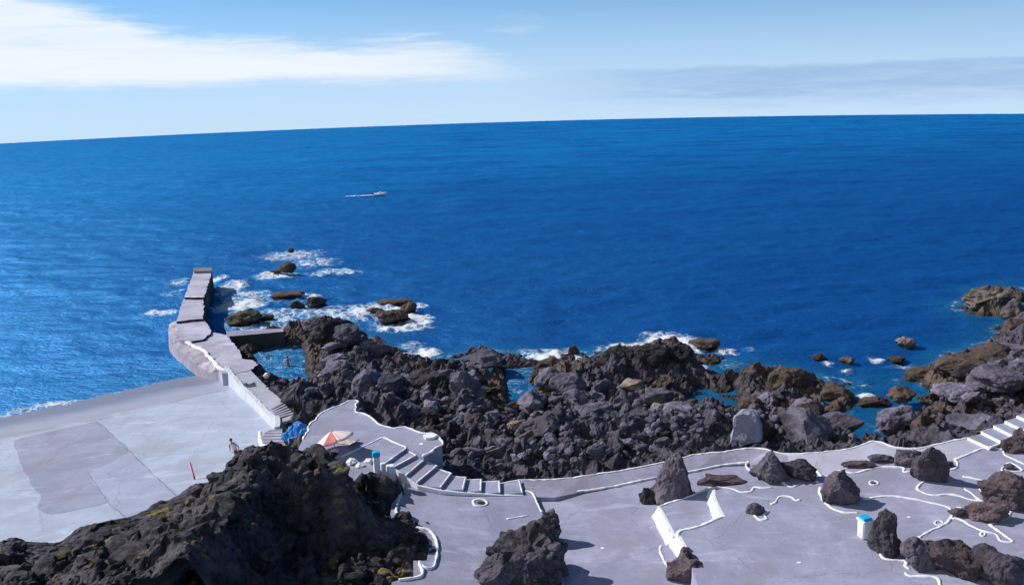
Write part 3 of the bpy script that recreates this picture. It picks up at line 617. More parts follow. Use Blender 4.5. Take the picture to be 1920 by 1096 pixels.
# ------------------------------------------------------------------ the big shaded outcrop in front of the slipway
oc = []
def oadd(u, v, z): p = P(u, v, z); oc.append((p[0], p[1], z)); return p
for u, v in [(425, 892), (400, 906), (360, 922), (300, 954), (245, 980), (190, 998), (150, 1006), (110, 1036), (75, 1032), (40, 1026), (0, 1030), (-120, 1040), (-300, 1060)]:
    p = PR(u, v); oc.append((p[0], p[1], p[2] + 0.45)); q = PR(u - 14, v - 30); oc.append((q[0], q[1], q[2] - 1.6))
for u, v, z in [(446, 843, 7.4), (474, 841, 8.0), (520, 846, 8.2), (580, 845, 8.4), (618, 851, 8.4), (642, 872, 8.3)]:
    p = oadd(u, v, z); oc.append((p[0] + (0.8 if u > 610 else 0), p[1] + 1.5, 3.6 if u < 560 else 4.6)); oc.append((p[0], p[1] + 0.35, z - 0.25))
for q in [(652, 888, 7.0), (668, 893, 6.3), (684, 898, 6.0), (698, 901, 5.8), (720, 905, 5.5), (742, 909, 5.2), (754, 917, 4.5), (747, 938, 4.4), (742, 961, 4.4), (756, 983, 4.35), (804, 998, 4.2), (818, 1021, 4.15), (812, 1050, 4.15), (783, 1060, 4.3), (750, 1085, 4.3), (735, 1096, 4.3), (700, 1180, 4.3),
          (830, 960, 3.1), (850, 1020, 3.1), (845, 1080, 3.1), (790, 915, 3.1), (820, 1150, 3.1),
          (560, 866, 8.4), (505, 866, 8.4), (622, 874, 8.3), (690, 912, 4.6), (700, 950, 4.2), (660, 925, 5.0), (700, 985, 4.3), (660, 985, 4.2), (600, 1000, 4.1), (540, 1012, 4.2),
          (600, 1045, 4.3), (550, 1040, 4.3), (655, 1050, 4.6), (720, 1030, 4.6), (770, 1022, 4.9), (795, 1012, 4.5), (550, 1096, 5.0), (480, 1096, 5.0), (650, 1096, 4.8), (740, 1065, 4.4), (600, 1180, 5.5),
          (395, 950, 7.2), (410, 925, 5.2), (372, 955, 5.0), (330, 975, 4.9), (340, 1000, 7.0), (280, 1000, 4.8), (300, 1050, 8.4), (220, 1045, 6.4), (250, 1085, 8.4), (120, 1080, 5.6), (50, 1070, 4.6), (0, 1096, 5.2), (150, 1150, 8.0), (0, 1200, 7.5), (-200, 1150, 5)]:
    oadd(*q)
ridge = [P(*q) for q in ((604, 872, 8.5), (530, 873, 8.6), (474, 892, 8.6), (440, 925, 8.9), (398, 962, 9.3), (350, 1012, 9.6), (300, 1070, 9.9), (250, 1140, 10.2), (200, 1230, 10.4))]
rl = smooth_pts = []
for i in range(len(ridge) - 1):
    for t_ in (0, 0.5): rl.append(ridge[i] * (1 - t_) + ridge[i + 1] * t_)
for i, p in enumerate(rl):
    tdir = rl[min(i + 1, len(rl) - 1)][:2] - rl[max(i - 1, 0)][:2]; nrm = np.array([-tdir[1], tdir[0]]); nrm /= np.linalg.norm(nrm)
    if nrm[0] - nrm[1] < 0: nrm = -nrm
    for k_, dz in ((0, 0), (0.7, 1.1), (1.5, 2.7), (2.4, 3.9)):
        oc.append((p[0] + nrm[0] * k_, p[1] + nrm[1] * k_, max(p[2] - dz, 4.3)))
    oc.append((p[0] - nrm[0] * 1.0, p[1] - nrm[1] * 1.0, p[2] - 0.6)) if i > 4 else None
for u_, v_, z_ in ((446, 843, 7.4), (444, 868, 6.4)):
    p = P(u_, v_, z_)
    for k_, f_ in ((0.7, 0.45), (1.6, 0.12), (2.6, 0.0)):
        x_, y_ = p[0] - k_, p[1] + 0.35 * k_; rz_ = float(ramp_z(x_, y_)); oc.append((x_, y_, rz_ - (0.6 if f_ == 0 else 0) + f_ * (z_ - rz_)))
OC = RBF(oc)
xyo, Fo, nx, ny = grid(-44, -2.5, 22, 53, 0.105)
d = np.c_[xyo, np.full(len(xyo), 5.0)] - np.array([0, 0, CH]); zc = d @ fw
ho = OC(xyo); px = (W / 2 + F * (d @ rt) / zc); py = (H / 2 - F * (d @ up) / zc)
kv = (py < 1230) & (px > -260) & (px < 900) & (ho > 2.6)
bz = np.where(inpoly(xyo, ramp_poly), ramp_z(xyo[:, 0], xyo[:, 1]), 3.0); kv &= ho > bz - 1.0
used, Fo2 = compact(xyo, Fo, kv[Fo].all(1)); xyu = xyo[used]; hb = ho[used]
q = np.c_[xyu, hb * 0.6]
amp = np.clip((hb - bz[used]) / 1.2, 0.12, 1.0)
warp = np.c_[fbm(q * 0.7, 2, 61), fbm(q * 0.7, 2, 71), fbm(q * 0.7, 2, 81)] * 0.35
d1, d2, idv = worley(q * 0.62 + warp, 7); n = 0.75 * (idv - 0.45) * np.clip((d2 - d1) * 3.5, 0, 1)
d1, d2, idv = worley(q * 1.5 + warp, 17); n += 0.40 * (idv - 0.4) * np.clip((d2 - d1) * 4, 0, 1)
d1, d2, idv = worley(q * 3.6 + warp, 27); n += 0.13 * (idv - 0.4) * np.clip((d2 - d1) * 4, 0, 1)
n += 0.30 * fbm(q * 0.45, 4, 91) * 0.9 + 0.10 * fbm(q * 3.3, 3, 95)
hb2 = hb + n * amp
lat = np.c_[fbm(q * 1.6 + 3, 3, 111), fbm(q * 1.6 + 9, 3, 121)] * (0.22 * amp)[:, None]
Vo = np.c_[xyu + lat, hb2]
cr = np.random.RandomState(21); parts = [Vo]; Fall = Fo2.tolist(); offn = len(Vo)
crag = [rock_verts(700 + k, 3, planes=14, rough=0.14, knob=0.16) for k in range(7)]
cand = np.where((hb > bz[used] + 0.8) & ~inpoly(xyu, B_w) & (edge_dist(xyu, B_w) > 0.7) & ~inpoly(xyu, A_w))[0]; pyu = py[used]
for t_ in range(620):
    i_ = cand[cr.randint(len(cand))]; Vk, Fk = crag[t_ % 7]; sz = float(np.exp(cr.normal(-0.75, 0.5))) * (0.8 if t_ < 330 else 0.42); sz = min(sz, 1.3)
    if pyu[i_] > 1140: continue
    a_ = cr.uniform(0, 6.28); c_, s_ = math.cos(a_), math.sin(a_); Q2 = Vk * np.array([sz * cr.uniform(.8, 1.3), sz, sz * cr.uniform(.5, .85)])
    Q2 = np.c_[Q2[:, 0] * c_ - Q2[:, 1] * s_, Q2[:, 0] * s_ + Q2[:, 1] * c_, Q2[:, 2]] + Vo[i_] + np.array([0, 0, -0.1 * sz])
    parts.append(Q2); Fall += [[v_ + offn for v_ in f_] for f_ in Fk]; offn += len(Vk)
o = link('lava_outcrop', mesh('lava_outcrop', np.vstack(parts), Fall), M_OUT)
tag(o, 'huge black lava outcrop with a shaded hollow and olive lichen between slipway and terrace', 'rock outcrop')

# ------------------------------------------------------------------ slabs, kerb lines
def prism(poly, depth=1.8, zb=None):
    n = len(poly); V = [tuple(p) for p in poly] + [(p[0], p[1], (zb if zb is not None else p[2] - depth)) for p in poly]
    ar = sum(poly[i][0] * poly[(i + 1) % n][1] - poly[(i + 1) % n][0] * poly[i][1] for i in range(n))
    top = list(range(n)) if ar > 0 else list(range(n))[::-1]
    Fc = [top] + [[i, i + n, (i + 1) % n + n, (i + 1) % n] if ar > 0 else [(i + 1) % n, (i + 1) % n + n, i + n, i] for i in range(n)]
    return V, Fc
def slab(name, poly, mt, depth=1.8, parent=None, kind='structure', zb=None):
    V, Fc = prism(poly, depth, zb); o = link(name, mesh(name, V, Fc), mt, parent)
    if kind and not parent: o['kind'] = kind
    return o
def smooth_line(pts, step=0.12, closed=False):
    pts = [np.asarray(p, float) for p in pts]; out = []; n = len(pts); R = range(n if closed else n - 1)
    for i in R:
        if closed: p0, p1, p2, p3 = pts[i - 1], pts[i], pts[(i + 1) % n], pts[(i + 2) % n]
        else: p0, p1, p2, p3 = pts[max(i - 1, 0)], pts[i], pts[i + 1], pts[min(i + 2, n - 1)]
        k = max(1, int(np.linalg.norm(p2 - p1) / step))
        for j in range(k):
            t = j / k; out.append(0.5 * ((2 * p1) + (p2 - p0) * t + (2 * p0 - 5 * p1 + 4 * p2 - p3) * t * t + (3 * p1 - p0 - 3 * p2 + p3) * t ** 3))
    if not closed: out.append(pts[-1])
    return np.array(out)
kseed = [0]
def kerb(pts, width=0.13, h=0.035, parent=None, closed=False, jit=0.03, name='painted_kerb', mt=None, taper=False):
    L_ = smooth_line(pts, 0.12, closed); n = len(L_); kseed[0] += 7
    t = np.gradient(L_[:, :2], axis=0) if not closed else np.roll(L_[:, :2], -1, 0) - np.roll(L_[:, :2], 1, 0)
    nn = np.c_[-t[:, 1], t[:, 0]]; nn /= np.linalg.norm(nn, axis=1)[:, None] + 1e-9
    q = np.c_[L_[:, :2] * 1.5, np.zeros(n)]
    off_ = fbm(q, 3, kseed[0]) * jit; w = width * 0.5 * (1 + 0.5 * fbm(q * 2.2, 4, kseed[0] + 3)).clip(0.3, 1.7)
    c = L_[:, :2] + nn * off_[:, None]
    hz_ = h * (1 + 0.3 * fbm(q * 2, 2, kseed[0] + 5))
    rows = [np.c_[c + nn * w[:, None], L_[:, 2] - 0.05], np.c_[c + nn * (w * 0.8)[:, None], L_[:, 2] + hz_], np.c_[c - nn * (w * 0.8)[:, None], L_[:, 2] + hz_], np.c_[c - nn * w[:, None], L_[:, 2] - 0.05]]
    V = np.vstack(rows); Fc = []
    for i in range(n if closed else n - 1):
        j = (i + 1) % n
        for r_ in range(3): Fc.append([r_ * n + i, r_ * n + j, (r_ + 1) * n + j, (r_ + 1) * n + i])
    if not closed: Fc += [[0, n, 2 * n, 3 * n], [n - 1, 4 * n - 1, 3 * n - 1, 2 * n - 1]]
    me_ = mesh(name, V, Fc, True)
    bm = bmesh.new(); bm.from_mesh(me_); bmesh.ops.recalc_face_normals(bm, faces=bm.faces); bm.to_mesh(me_); bm.free()
    o = link(name, me_, mt or M_WHITE, parent)
    if not parent: o['kind'] = 'structure'
    return o
def kpx(px, z, parent, **kw): return kerb([PB(u, v) if z is None else P(u, v, z) for u, v in px], parent=parent, **kw)

terrace_a = slab('parasol_terrace', A_w, M_TER, 2.6)
kpx(A_px[1:19], ZA, terrace_a, width=0.13, jit=0.11)
kpx([(640, 856), (670, 842), (702, 827), (719, 820), (740, 829), (763, 838)], ZA, terrace_a, width=0.13)
def disc(u, v, z, r, h, name, mt, parent, ell=0.8, seed=0):
    c = P(u, v, z); nn = 18; rr = np.random.RandomState(seed + 5)
    pts = [(c[0] + r * math.cos(a) * (1 + .1 * rr.randn()), c[1] + r * ell * math.sin(a) * (1 + .1 * rr.randn()), z + h) for a in np.linspace(0, 2 * math.pi, nn, endpoint=False)]
    V, Fc = prism(pts, h + 0.03); return link(name, mesh(name, V, Fc), mt, parent)
tag(disc(806, 820, ZA, 0.42, 0.16, 'white_plinth', M_WALLW, None, 0.9), 'low round white plinth at the outer corner of the parasol terrace', 'plinth')
tag(disc(790, 832, ZA, 0.13, 0.02, 'paper_scrap', M_WHITE, None, 1.2, 3), 'white scrap lying on the parasol terrace near its corner', 'litter')
tag(disc(1130, 1027, ZC, 0.10, 0.02, 'paper_scrap', M_WHITE, None, 0.9, 4), 'white scrap lying alone on the middle terrace', 'litter')
tag(disc(1498, 1054, ZD, 0.10, 0.02, 'paper_scrap', M_WHITE, None, 0.9, 6), 'white scrap lying on the right terrace near the bottom', 'litter')
tag(disc(1704, 969, ZD, 0.10, 0.02, 'paper_scrap', M_WHITE, None, 0.9, 7), 'white scrap lying on the arc-shaped terrace right of the bin', 'litter')
tag(disc(1798, 951, ZD, 0.12, 0.02, 'paper_scrap', M_WHITE, None, 0.9, 8), 'white scrap lying between the arc line and brown rock', 'litter')

terrace_b = slab('foreground_terrace', B_w, M_TER, 1.6)
kpx([(985, 920), (997, 923), (1006, 940), (1016, 959)], None, terrace_b, width=0.14)
kpx([(1033, 1000), (1046, 1040), (1052, 1075), (1060, 1130)], None, terrace_b, width=0.14)
kpx([(950, 972), (970, 969), (990, 966)], None, terrace_b, width=0.12)
kpx([(758, 905), (752, 925), (746, 945), (744, 962), (752, 972), (764, 968), (758, 984), (780, 990), (806, 996), (818, 1012), (821, 1030), (817, 1052), (812, 1064), (797, 1065), (786, 1054), (792, 1078), (770, 1086), (748, 1088)], None, terrace_b, width=0.16, h=0.10)
def ring(u, v, z, rx, ry, parent, width=0.12):
    return kpx([(u + rx * math.cos(a), v + ry * math.sin(a)) for a in np.linspace(0, 2 * math.pi, 9)[:-1]], z, parent, closed=True, width=width, jit=0.05)
ring(900, 942, None, 13, 6.5, terrace_b, 0.14)
disc(900, 942, PB(900, 942)[2], 0.26, 0.015, 'drain_hole', M_DARK, terrace_b, 0.8, 2)
terrace_c = slab('middle_terrace', C_w, M_TER, 1.5)
kpx([(1240, 1022), (1238, 1032), (1246, 1052), (1256, 1064)], ZC, terrace_c)
terrace_e = slab('stepped_terrace', E_w, M_TER, 1.2)
kpx([(1234, 950), (1256, 942), (1290, 931), (1312, 922), (1334, 913)], ZE, terrace_e)
terrace_d = slab('upper_terrace', D_w, M_TER, 1.8)
dl = [[(1335, 914), (1351, 914), (1374, 917), (1387, 922), (1407, 921), (1414, 913), (1430, 914), (1447, 914)],
      [(1437, 893), (1442, 889), (1460, 896), (1472, 907), (1485, 912), (1499, 906)], [(1508, 899), (1535, 902)],
      [(1402, 953), (1412, 962), (1424, 974), (1438, 972), (1432, 964), (1441, 957)], [(1445, 945), (1455, 941), (1462, 931), (1482, 931), (1492, 938), (1501, 936)],
      [(1538, 913), (1540, 932), (1557, 950), (1584, 961), (1609, 961)], [(1633, 1010), (1647, 1033), (1661, 1048), (1701, 1050), (1697, 1060), (1705, 1067)], [(1698, 1073), (1707, 1080), (1753, 1082), (1762, 1096), (1770, 1120)],
      [(1541, 892), (1561, 892), (1575, 883), (1603, 886), (1646, 876), (1692, 876), (1695, 884), (1716, 884), (1735, 895)], [(1735, 900), (1722, 910), (1725, 919), (1744, 927), (1787, 927), (1820, 936), (1851, 939), (1862, 947), (1857, 955), (1836, 956), (1842, 962)],
      [(1777, 880), (1791, 878), (1796, 867), (1791, 861), (1815, 851), (1833, 844), (1845, 840), (1879, 841), (1885, 852), (1920, 870), (1950, 885)],
      [(1805, 892), (1830, 897), (1860, 904)], [(1839, 916), (1845, 926), (1852, 938)], [(1810, 916), (1827, 929), (1840, 937)],
      [(1618, 936), (1661, 930), (1701, 933), (1744, 941), (1781, 952), (1782, 972), (1768, 985), (1744, 995), (1724, 1007)],
      [(1782, 972), (1799, 972), (1820, 985), (1842, 995), (1866, 1001), (1876, 1013), (1897, 1015), (1888, 1005), (1872, 994), (1857, 984), (1860, 979), (1888, 972), (1896, 956), (1902, 952), (1920, 956), (1950, 962)],
      [(1271, 1006), (1276, 995), (1311, 987), (1335, 976), (1354, 969)]]
for q in dl: kpx(q, ZD, terrace_d, width=0.17, jit=0.05)
kpx([(1879, 881), (1894, 867), (1917, 880), (1909, 884)], ZD, terrace_d, closed=True, width=0.11)
ring(1638, 905, ZD, 9, 4.5, terrace_d, 0.11); ring(1843, 1001, ZD, 5, 4, terrace_d, 0.10); ring(1760, 980, ZD, 9, 4.5, terrace_d, 0.10)
disc(1638, 905, ZD, 0.14, 0.012, 'drain_hole', M_DARK, terrace_d, 0.7, 2)

# shore path
n = len(path); Vp = path_o + path_i + [(p[0], p[1], p[2] - 1.6) for p in path_o] + [(p[0], p[1], p[2] - 1.6) for p in path_i]
def path_obj(i0, i1, mt, name):
    V, Fc = [], []
    for i in range(i0, i1 + 1):
        o_, i_ = path_o[i], path_i[i]; V += [o_, i_, np.array([o_[0], o_[1], o_[2] - 1.6]), np.array([i_[0], i_[1], i_[2] - 1.6])]
    for k in range(i1 - i0):
        a, b = 4 * k, 4 * k + 4
        Fc += [[a + 1, b + 1, b, a], [a, b, b + 2, a + 2], [b + 1, a + 1, a + 3, b + 3]]
    Fc += [[0, 2, 3, 1], [4 * (i1 - i0) + j for j in (1, 3, 2, 0)]]
    o = link(name, mesh(name, V, Fc), mt); o['kind'] = 'structure'; return o
path_s = path_obj(0, 10, M_PATH, 'path'); path_n = path_obj(10, 17, M_PATHW, 'path')
kerb(path_o, parent=path_s, width=0.13, jit=0.08)
kerb(path_i[2:9], parent=path_s, width=0.14); kerb([P(1404, 864, 3.7), P(1398, 872, 3.6), P(1408, 882, 3.55)], parent=path_s)
kerb([P(1000, 927, 3.72), P(1050, 924, 3.66), path_i[2]], parent=path_s, width=0.14)
kerb([P(1511, 866, 4.15), P(1528, 880, 4.2), P(1541, 892, 4.25)], parent=path_n, width=0.11)

# white-faced retaining walls of the stepped terrace
def wall_strip(name, top, bot, thick, mt, label, cat='wall'):
    """leaning rendered face between a top and a bottom line"""
    top = smooth_line(top, 0.25); k = np.linspace(0, 1, len(top)); b0 = smooth_line(bot, 0.25); kb = np.linspace(0, 1, len(b0))
    bot = np.c_[[np.interp(k, kb, b0[:, i]) for i in range(3)]].T; nn = len(top)
    t = np.gradient(top[:, :2], axis=0); nr = np.c_[t[:, 1], -t[:, 0]]; nr /= np.linalg.norm(nr, axis=1)[:, None]
    out = bot[:, :2].mean(0) - top[:, :2].mean(0); nr *= -np.sign((nr @ out).mean() + 1e-9)
    rows = []
    for f in np.linspace(0, 1, 6):
        r_ = top * (1 - f) + bot * f; r_[:, :2] -= nr * (0.05 * fbm(np.c_[r_ * 2.2], 3, 5))[:, None]; rows.append(r_)
    bk = np.c_[top[:, :2] + nr * thick, top[:, 2] + 0.02]; rows = [np.c_[bk[:, :2], bk[:, 2] - 0.9], bk] + rows
    rows[2][:, 2] += 0.03
    V = np.vstack(rows); Fc = [[r_ * nn + i, r_ * nn + i + 1, (r_ + 1) * nn + i + 1, (r_ + 1) * nn + i] for r_ in range(len(rows) - 1) for i in range(nn - 1)]
    Fc += [[r_ * nn for r_ in range(len(rows))], [r_ * nn + nn - 1 for r_ in range(len(rows))][::-1]]
    me_ = mesh(name, V, Fc); bm = bmesh.new(); bm.from_mesh(me_); bmesh.ops.recalc_face_normals(bm, faces=bm.faces); bm.to_mesh(me_); bm.free()
    return tag(link(name, me_, mt), label, cat)
wall_strip('retaining_wall', [P(1234, 951, ZE), P(1248, 976, ZE), P(1263, 1006, ZE)], [P(1220, 970, ZC - .1), P(1233, 996, ZC - .1), P(1248, 1024, ZC - .1)], 0.16, M_WALLW, 'chipped whitewashed retaining wall dropping to the middle terrace below the pinnacle')
wall_strip('retaining_wall', [P(1270, 1004, ZD), P(1278, 1016, ZD), P(1287, 1036, ZD), P(1294, 1050, ZD)], [P(1247, 1016, ZC - .1), P(1257, 1030, ZC - .1), P(1268, 1045, ZC - .1), P(1280, 1060, ZC - .1)], 0.16, M_WALLW, 'short whitewashed wall end above the brown rock at the bottom edge')
wall_strip('retaining_wall', [P(1336, 914, ZD), P(1337, 931, ZD), P(1345, 950, ZD), P(1355, 969, ZD)], [P(1327, 917, ZE - .1), P(1324, 934, ZE - .1), P(1328, 954, ZE - .1), P(1335, 975, ZE - .1)], 0.16, M_WALLW, 'curved white step face between the stepped terrace and upper terrace')

# curved stairs down from the parasol terrace
stair = empty('curved_stairs', tuple(stairs_w[5][1])); tag(stair, 'flight of broad curved concrete steps with white edges descending from the parasol terrace', 'stairs')
for k in range(8):
    (a, b), (c, d_) = stairs_w[k], stairs_w[k + 1]; z = ZA - RIS * (k + 1)
    poly = [np.array([a[0], a[1], z]), np.array([b[0], b[1], z]), np.array([d_[0], d_[1], z]), np.array([c[0], c[1], z])]
    st = slab('step', poly, M_TER, 1.6 - 0.12 * k, stair, None)
    n_ = d_[:2] - c[:2]; back = -np.array([c[0] - a[0], c[1] - a[1]]); back /= np.linalg.norm(back)
    e1 = np.array([c[0] + back[0] * .07, c[1] + back[1] * .07, z]); e2_ = np.array([d_[0] + back[0] * .07, d_[1] + back[1] * .07, z])
    kerb([e1, e2_], width=0.10, h=0.012, parent=stair, jit=0.0, name='step_edge')
    kerb([np.array([a[0], a[1], z]), np.array([c[0], c[1], z])], width=0.09, h=0.025, parent=stair, jit=0.02, name='side_edge')
e0 = [np.array([p[0] - .05, p[1], ZA]) for p in stairs_w[0]]; kerb(e0, width=0.10, h=0.012, parent=stair, jit=0, name='step_edge')
# white string wall along the inner side of the flight
ins = [s[1] for s in stairs_w]
sw_top = [np.array([p[0], p[1] - 0.02, ZA - RIS * (k + 1) + 0.02]) for k, p in enumerate(ins)][1:]
V, Fc = [], []
for k, p in enumerate(ins[1:]):
    z = ZA - RIS * (k + 2) if k + 2 < 10 else 3.8
    V += [(p[0], p[1], max(z + 0.05, ZB + 0.05)), (p[0], p[1] - 0.16, max(z + 0.05, ZB + 0.05)), (p[0], p[1] - 0.16, ZB - 0.3), (p[0], p[1], ZB - 0.3)]
for k in range(len(ins) - 2):
    a, b = 4 * k, 4 * k + 4; Fc += [[a, a + 1, b + 1, b], [a + 1, a + 2, b + 2, b + 1], [a, b, b + 3, a + 3]]
Fc += [[0, 3, 2, 1], [4 * (len(ins) - 2) + j for j in (0, 1, 2, 3)]]
link('string_wall', mesh('string_wall', V, Fc), M_WALLW, stair)

# right-hand steps
rst = empty('path_steps', tuple(rsteps_w[0][1])); tag(rst, 'flight of pale steps with white risers climbing out of the picture on the right', 'stairs')
for k in range(8):
    (a, b), (c, d_) = rsteps_w[k], rsteps_w[k + 1]; z = 4.6 + RIS2 * (k + 1)
    poly = [np.array([a[0], a[1], z]), np.array([b[0], b[1], z]), np.array([d_[0], d_[1], z]), np.array([c[0], c[1], z])]
    slab('step', poly, M_RAMPD, 1.2, rst, None)
    dv = np.array([a[0] - c[0], a[1] - c[1]]); dv /= np.linalg.norm(dv)
    Vr_ = []
    for q_ in (a, b): Vr_ += [(q_[0] + dv[0] * 0.02, q_[1] + dv[1] * 0.02, z + 0.006), (q_[0] - dv[0] * 0.08, q_[1] - dv[1] * 0.08, z + 0.006), (q_[0] + dv[0] * 0.02, q_[1] + dv[1] * 0.02, z - RIS2 + 0.01)]
    link('riser', mesh('riser', Vr_, [[0, 1, 4, 3], [3, 5, 2, 0]]), M_WHITE, rst)
    kerb([np.array([b[0], b[1], z]), np.array([d_[0], d_[1], z])], width=0.12, h=0.04, parent=rst, name='side_edge')
    kerb([np.array([a[0], a[1], z]), np.array([c[0], c[1], z])], width=0.05, h=0.02, parent=rst, name='side_edge')

# ------------------------------------------------------------------ slipway
sl = link('slipway', None or mesh('slipway', *prism(ramp_poly, 1.2)), M_RAMP); sl['kind'] = 'structure'
def patch(px, mt, lift, name='slipway_patch'):
    L_ = smooth_line([PR(u, v, lift) for u, v in px], 0.5, True)
    q = np.c_[L_[:, :2] * 0.8, np.zeros(len(L_))]; L_[:, 0] += fbm(q, 3, 3) * 0.12; L_[:, 1] += fbm(q + 7, 3, 3) * 0.12
    L_[:, 2] = [ramp_z(x, y) + lift for x, y in L_[:, :2]]
    V, Fc = prism(list(L_), 0.1); o = link(name, mesh(name, V, Fc), mt); o['kind'] = 'structure'
patch([(27, 826), (60, 817), (100, 807), (140, 798), (180, 790), (198, 802), (218, 822), (240, 843), (205, 868), (165, 885), (185, 915), (202, 941), (160, 951), (120, 960), (93, 963), (72, 953), (76, 940), (72, 924), (56, 900), (41, 876), (36, 855)], M_RAMPD, 0.012)
patch([(240, 843), (268, 868), (300, 900), (345, 942), (330, 1000), (262, 1010), (240, 975), (202, 941), (185, 915), (165, 885), (205, 868)], M_RAMPM, 0.008)

def joint(px):
    L_ = smooth_line([PR(u, v, 0.016) for u, v in px], 0.4); q = np.c_[L_[:, :2] * 1.5, np.zeros(len(L_))]; L_[:, 0] += fbm(q, 3, 8) * 0.06
    L_[:, 2] = [ramp_z(x, y) + 0.015 for x, y in L_[:, :2]]; w = 0.035 * (1 + 0.6 * fbm(q + 4, 2, 9)); V = np.vstack([L_ + np.c_[w, w * 0, w * 0], L_ - np.c_[w, w * 0, w * 0]]); n_ = len(L_)
    o = link('slipway_joint', mesh('slipway_joint', V, [[i, n_ + i, n_ + i + 1, i + 1] for i in range(n_ - 1)]), M_JOINT); o['kind'] = 'structure'
joint([(180, 790), (198, 803), (240, 843), (300, 900), (345, 942)]); joint([(165, 885), (185, 915), (202, 941), (222, 958), (243, 980)]); joint([(0, 818), (130, 796), (260, 770), (350, 746), (432, 728)])

# ------------------------------------------------------------------ walkway, sea wall, fan steps
V, Fc = [], []
wl, wr_ = smooth_line(wk_l, 0.8), smooth_line(wk_r, 0.8); kk = np.linspace(0, 1, 40)
wl = np.c_[[np.interp(kk, np.linspace(0, 1, len(wl)), wl[:, i]) for i in range(3)]].T; wr_ = np.c_[[np.interp(kk, np.linspace(0, 1, len(wr_)), wr_[:, i]) for i in range(3)]].T
for a_, b_ in zip(wl, wr_): V += [a_, b_, a_ - [0, 0, 1.6], b_ - [0, 0, 1.6]]
for k in range(39):
    a_, b_ = 4 * k, 4 * k + 4; Fc += [[a_ + 1, b_ + 1, b_, a_][::-1], [a_, b_, b_ + 2, a_ + 2][::-1], [b_ + 1, a_ + 1, a_ + 3, b_ + 3][::-1]]
Fc += [[0, 2, 3, 1], [156, 157, 159, 158]]
me_ = mesh('walkway', V, Fc); bm = bmesh.new(); bm.from_mesh(me_); bmesh.ops.recalc_face_normals(bm, faces=bm.faces); bm.to_mesh(me_); bm.free()
walk = link('walkway', me_, M_WALK); walk['kind'] = 'structure'
L_ = smooth_line([p for p in wk_l[1:]], 0.3); nn = len(L_)
rows = []; t = np.gradient(L_[:, :2], axis=0); nr = np.c_[t[:, 1], -t[:, 0]]; nr /= np.linalg.norm(nr, axis=1)[:, None]; nr *= np.sign(nr[:, :1])
jt = fbm(np.c_[L_ * 1.3], 3, 9) * 0.06
zr = np.array([ramp_z(x, y) for x, y in L_[:, :2]])
rows = [np.c_[L_[:, :2] + nr * (0.20 + jt)[:, None], L_[:, 2] - 0.2], np.c_[L_[:, :2] + nr * (0.20 + jt)[:, None], L_[:, 2] + 0.18], np.c_[L_[:, :2] - nr * (0.18 - jt)[:, None], L_[:, 2] + 0.18 + jt], np.c_[L_[:, :2] - nr * (0.30 - jt)[:, None], np.minimum(zr - 0.1, L_[:, 2])]]
V = np.vstack(rows); Fc = [[r_ * nn + i, r_ * nn + i + 1, (r_ + 1) * nn + i + 1, (r_ + 1) * nn + i] for r_ in range(3) for i in range(nn - 1)] + [[0, nn, 2 * nn, 3 * nn], [4 * nn - 1, 3 * nn - 1, 2 * nn - 1, nn - 1]]
me_ = mesh('side_wall', V, Fc); bm = bmesh.new(); bm.from_mesh(me_); bmesh.ops.recalc_face_normals(bm, faces=bm.faces); bm.to_mesh(me_); bm.free()
tag(link('side_wall', me_, M_SIDEW), 'low whitewashed wall along the slipway side of the walkway', 'wall')
# treads painted across the top of the walkway
wst = empty('walkway_steps', tuple(P(535, 785, 3.4))); tag(wst, 'shallow worn steps across the upper end of the walkway', 'stairs')
for k in range(6):
    f = k / 6; zs = 2.12 + 0.62 * f; a = P(503 + 17 * f, 770 + 17 * f, zs); b = P(530 + 22 * f, 755 + 24 * f, zs); z = zs + 0.1
    q0 = a * 0.85 + b * 0.15; dirv = np.array([0.14, -0.16, 0]); poly = [np.array([*q0[:2], z]), np.array([*b[:2], z]), np.array([*(b + dirv)[:2], z]), np.array([*(q0 + dirv)[:2], z])]
    slab('step', poly, M_WALK, 0.4, wst, None)
fan = empty('fan_steps', tuple(P(515, 826, 3.0))); tag(fan, 'fan of narrow steps turning down from the walkway to the slipway', 'stairs')
fl = [((519, 803), (549, 800)), ((503, 806), (541, 806)), ((496, 811), (533, 811)), ((493, 817), (528, 816)), ((491, 823), (530, 822)), ((492, 829), (535, 827)), ((499, 835), (541, 829)), ((508, 840), (545, 834)), ((520, 847), (550, 839)), ((532, 853), (556, 846))]
for k in range(9):
    z = 2.88 - 0.055 * k; a, b = (P(*fl[k][0], z + .0), P(*fl[k][1], z)); c, d_ = P(*fl[k + 1][0], z), P(*fl[k + 1][1], z)
    slab('step', [a, b, d_, c], M_PIER, 0.9, fan, None)
tag(kerb([P(488, 815, 2.3), P(489, 826, 2.3), P(494, 836, 2.35), P(505, 842, 2.4), P(525, 850, 2.45), P(540, 860, 2.5)], width=0.30, h=0.25, name='kerb_wall', mt=M_WALLW), 'short curved white kerb wall round the foot of the fan steps', 'wall')
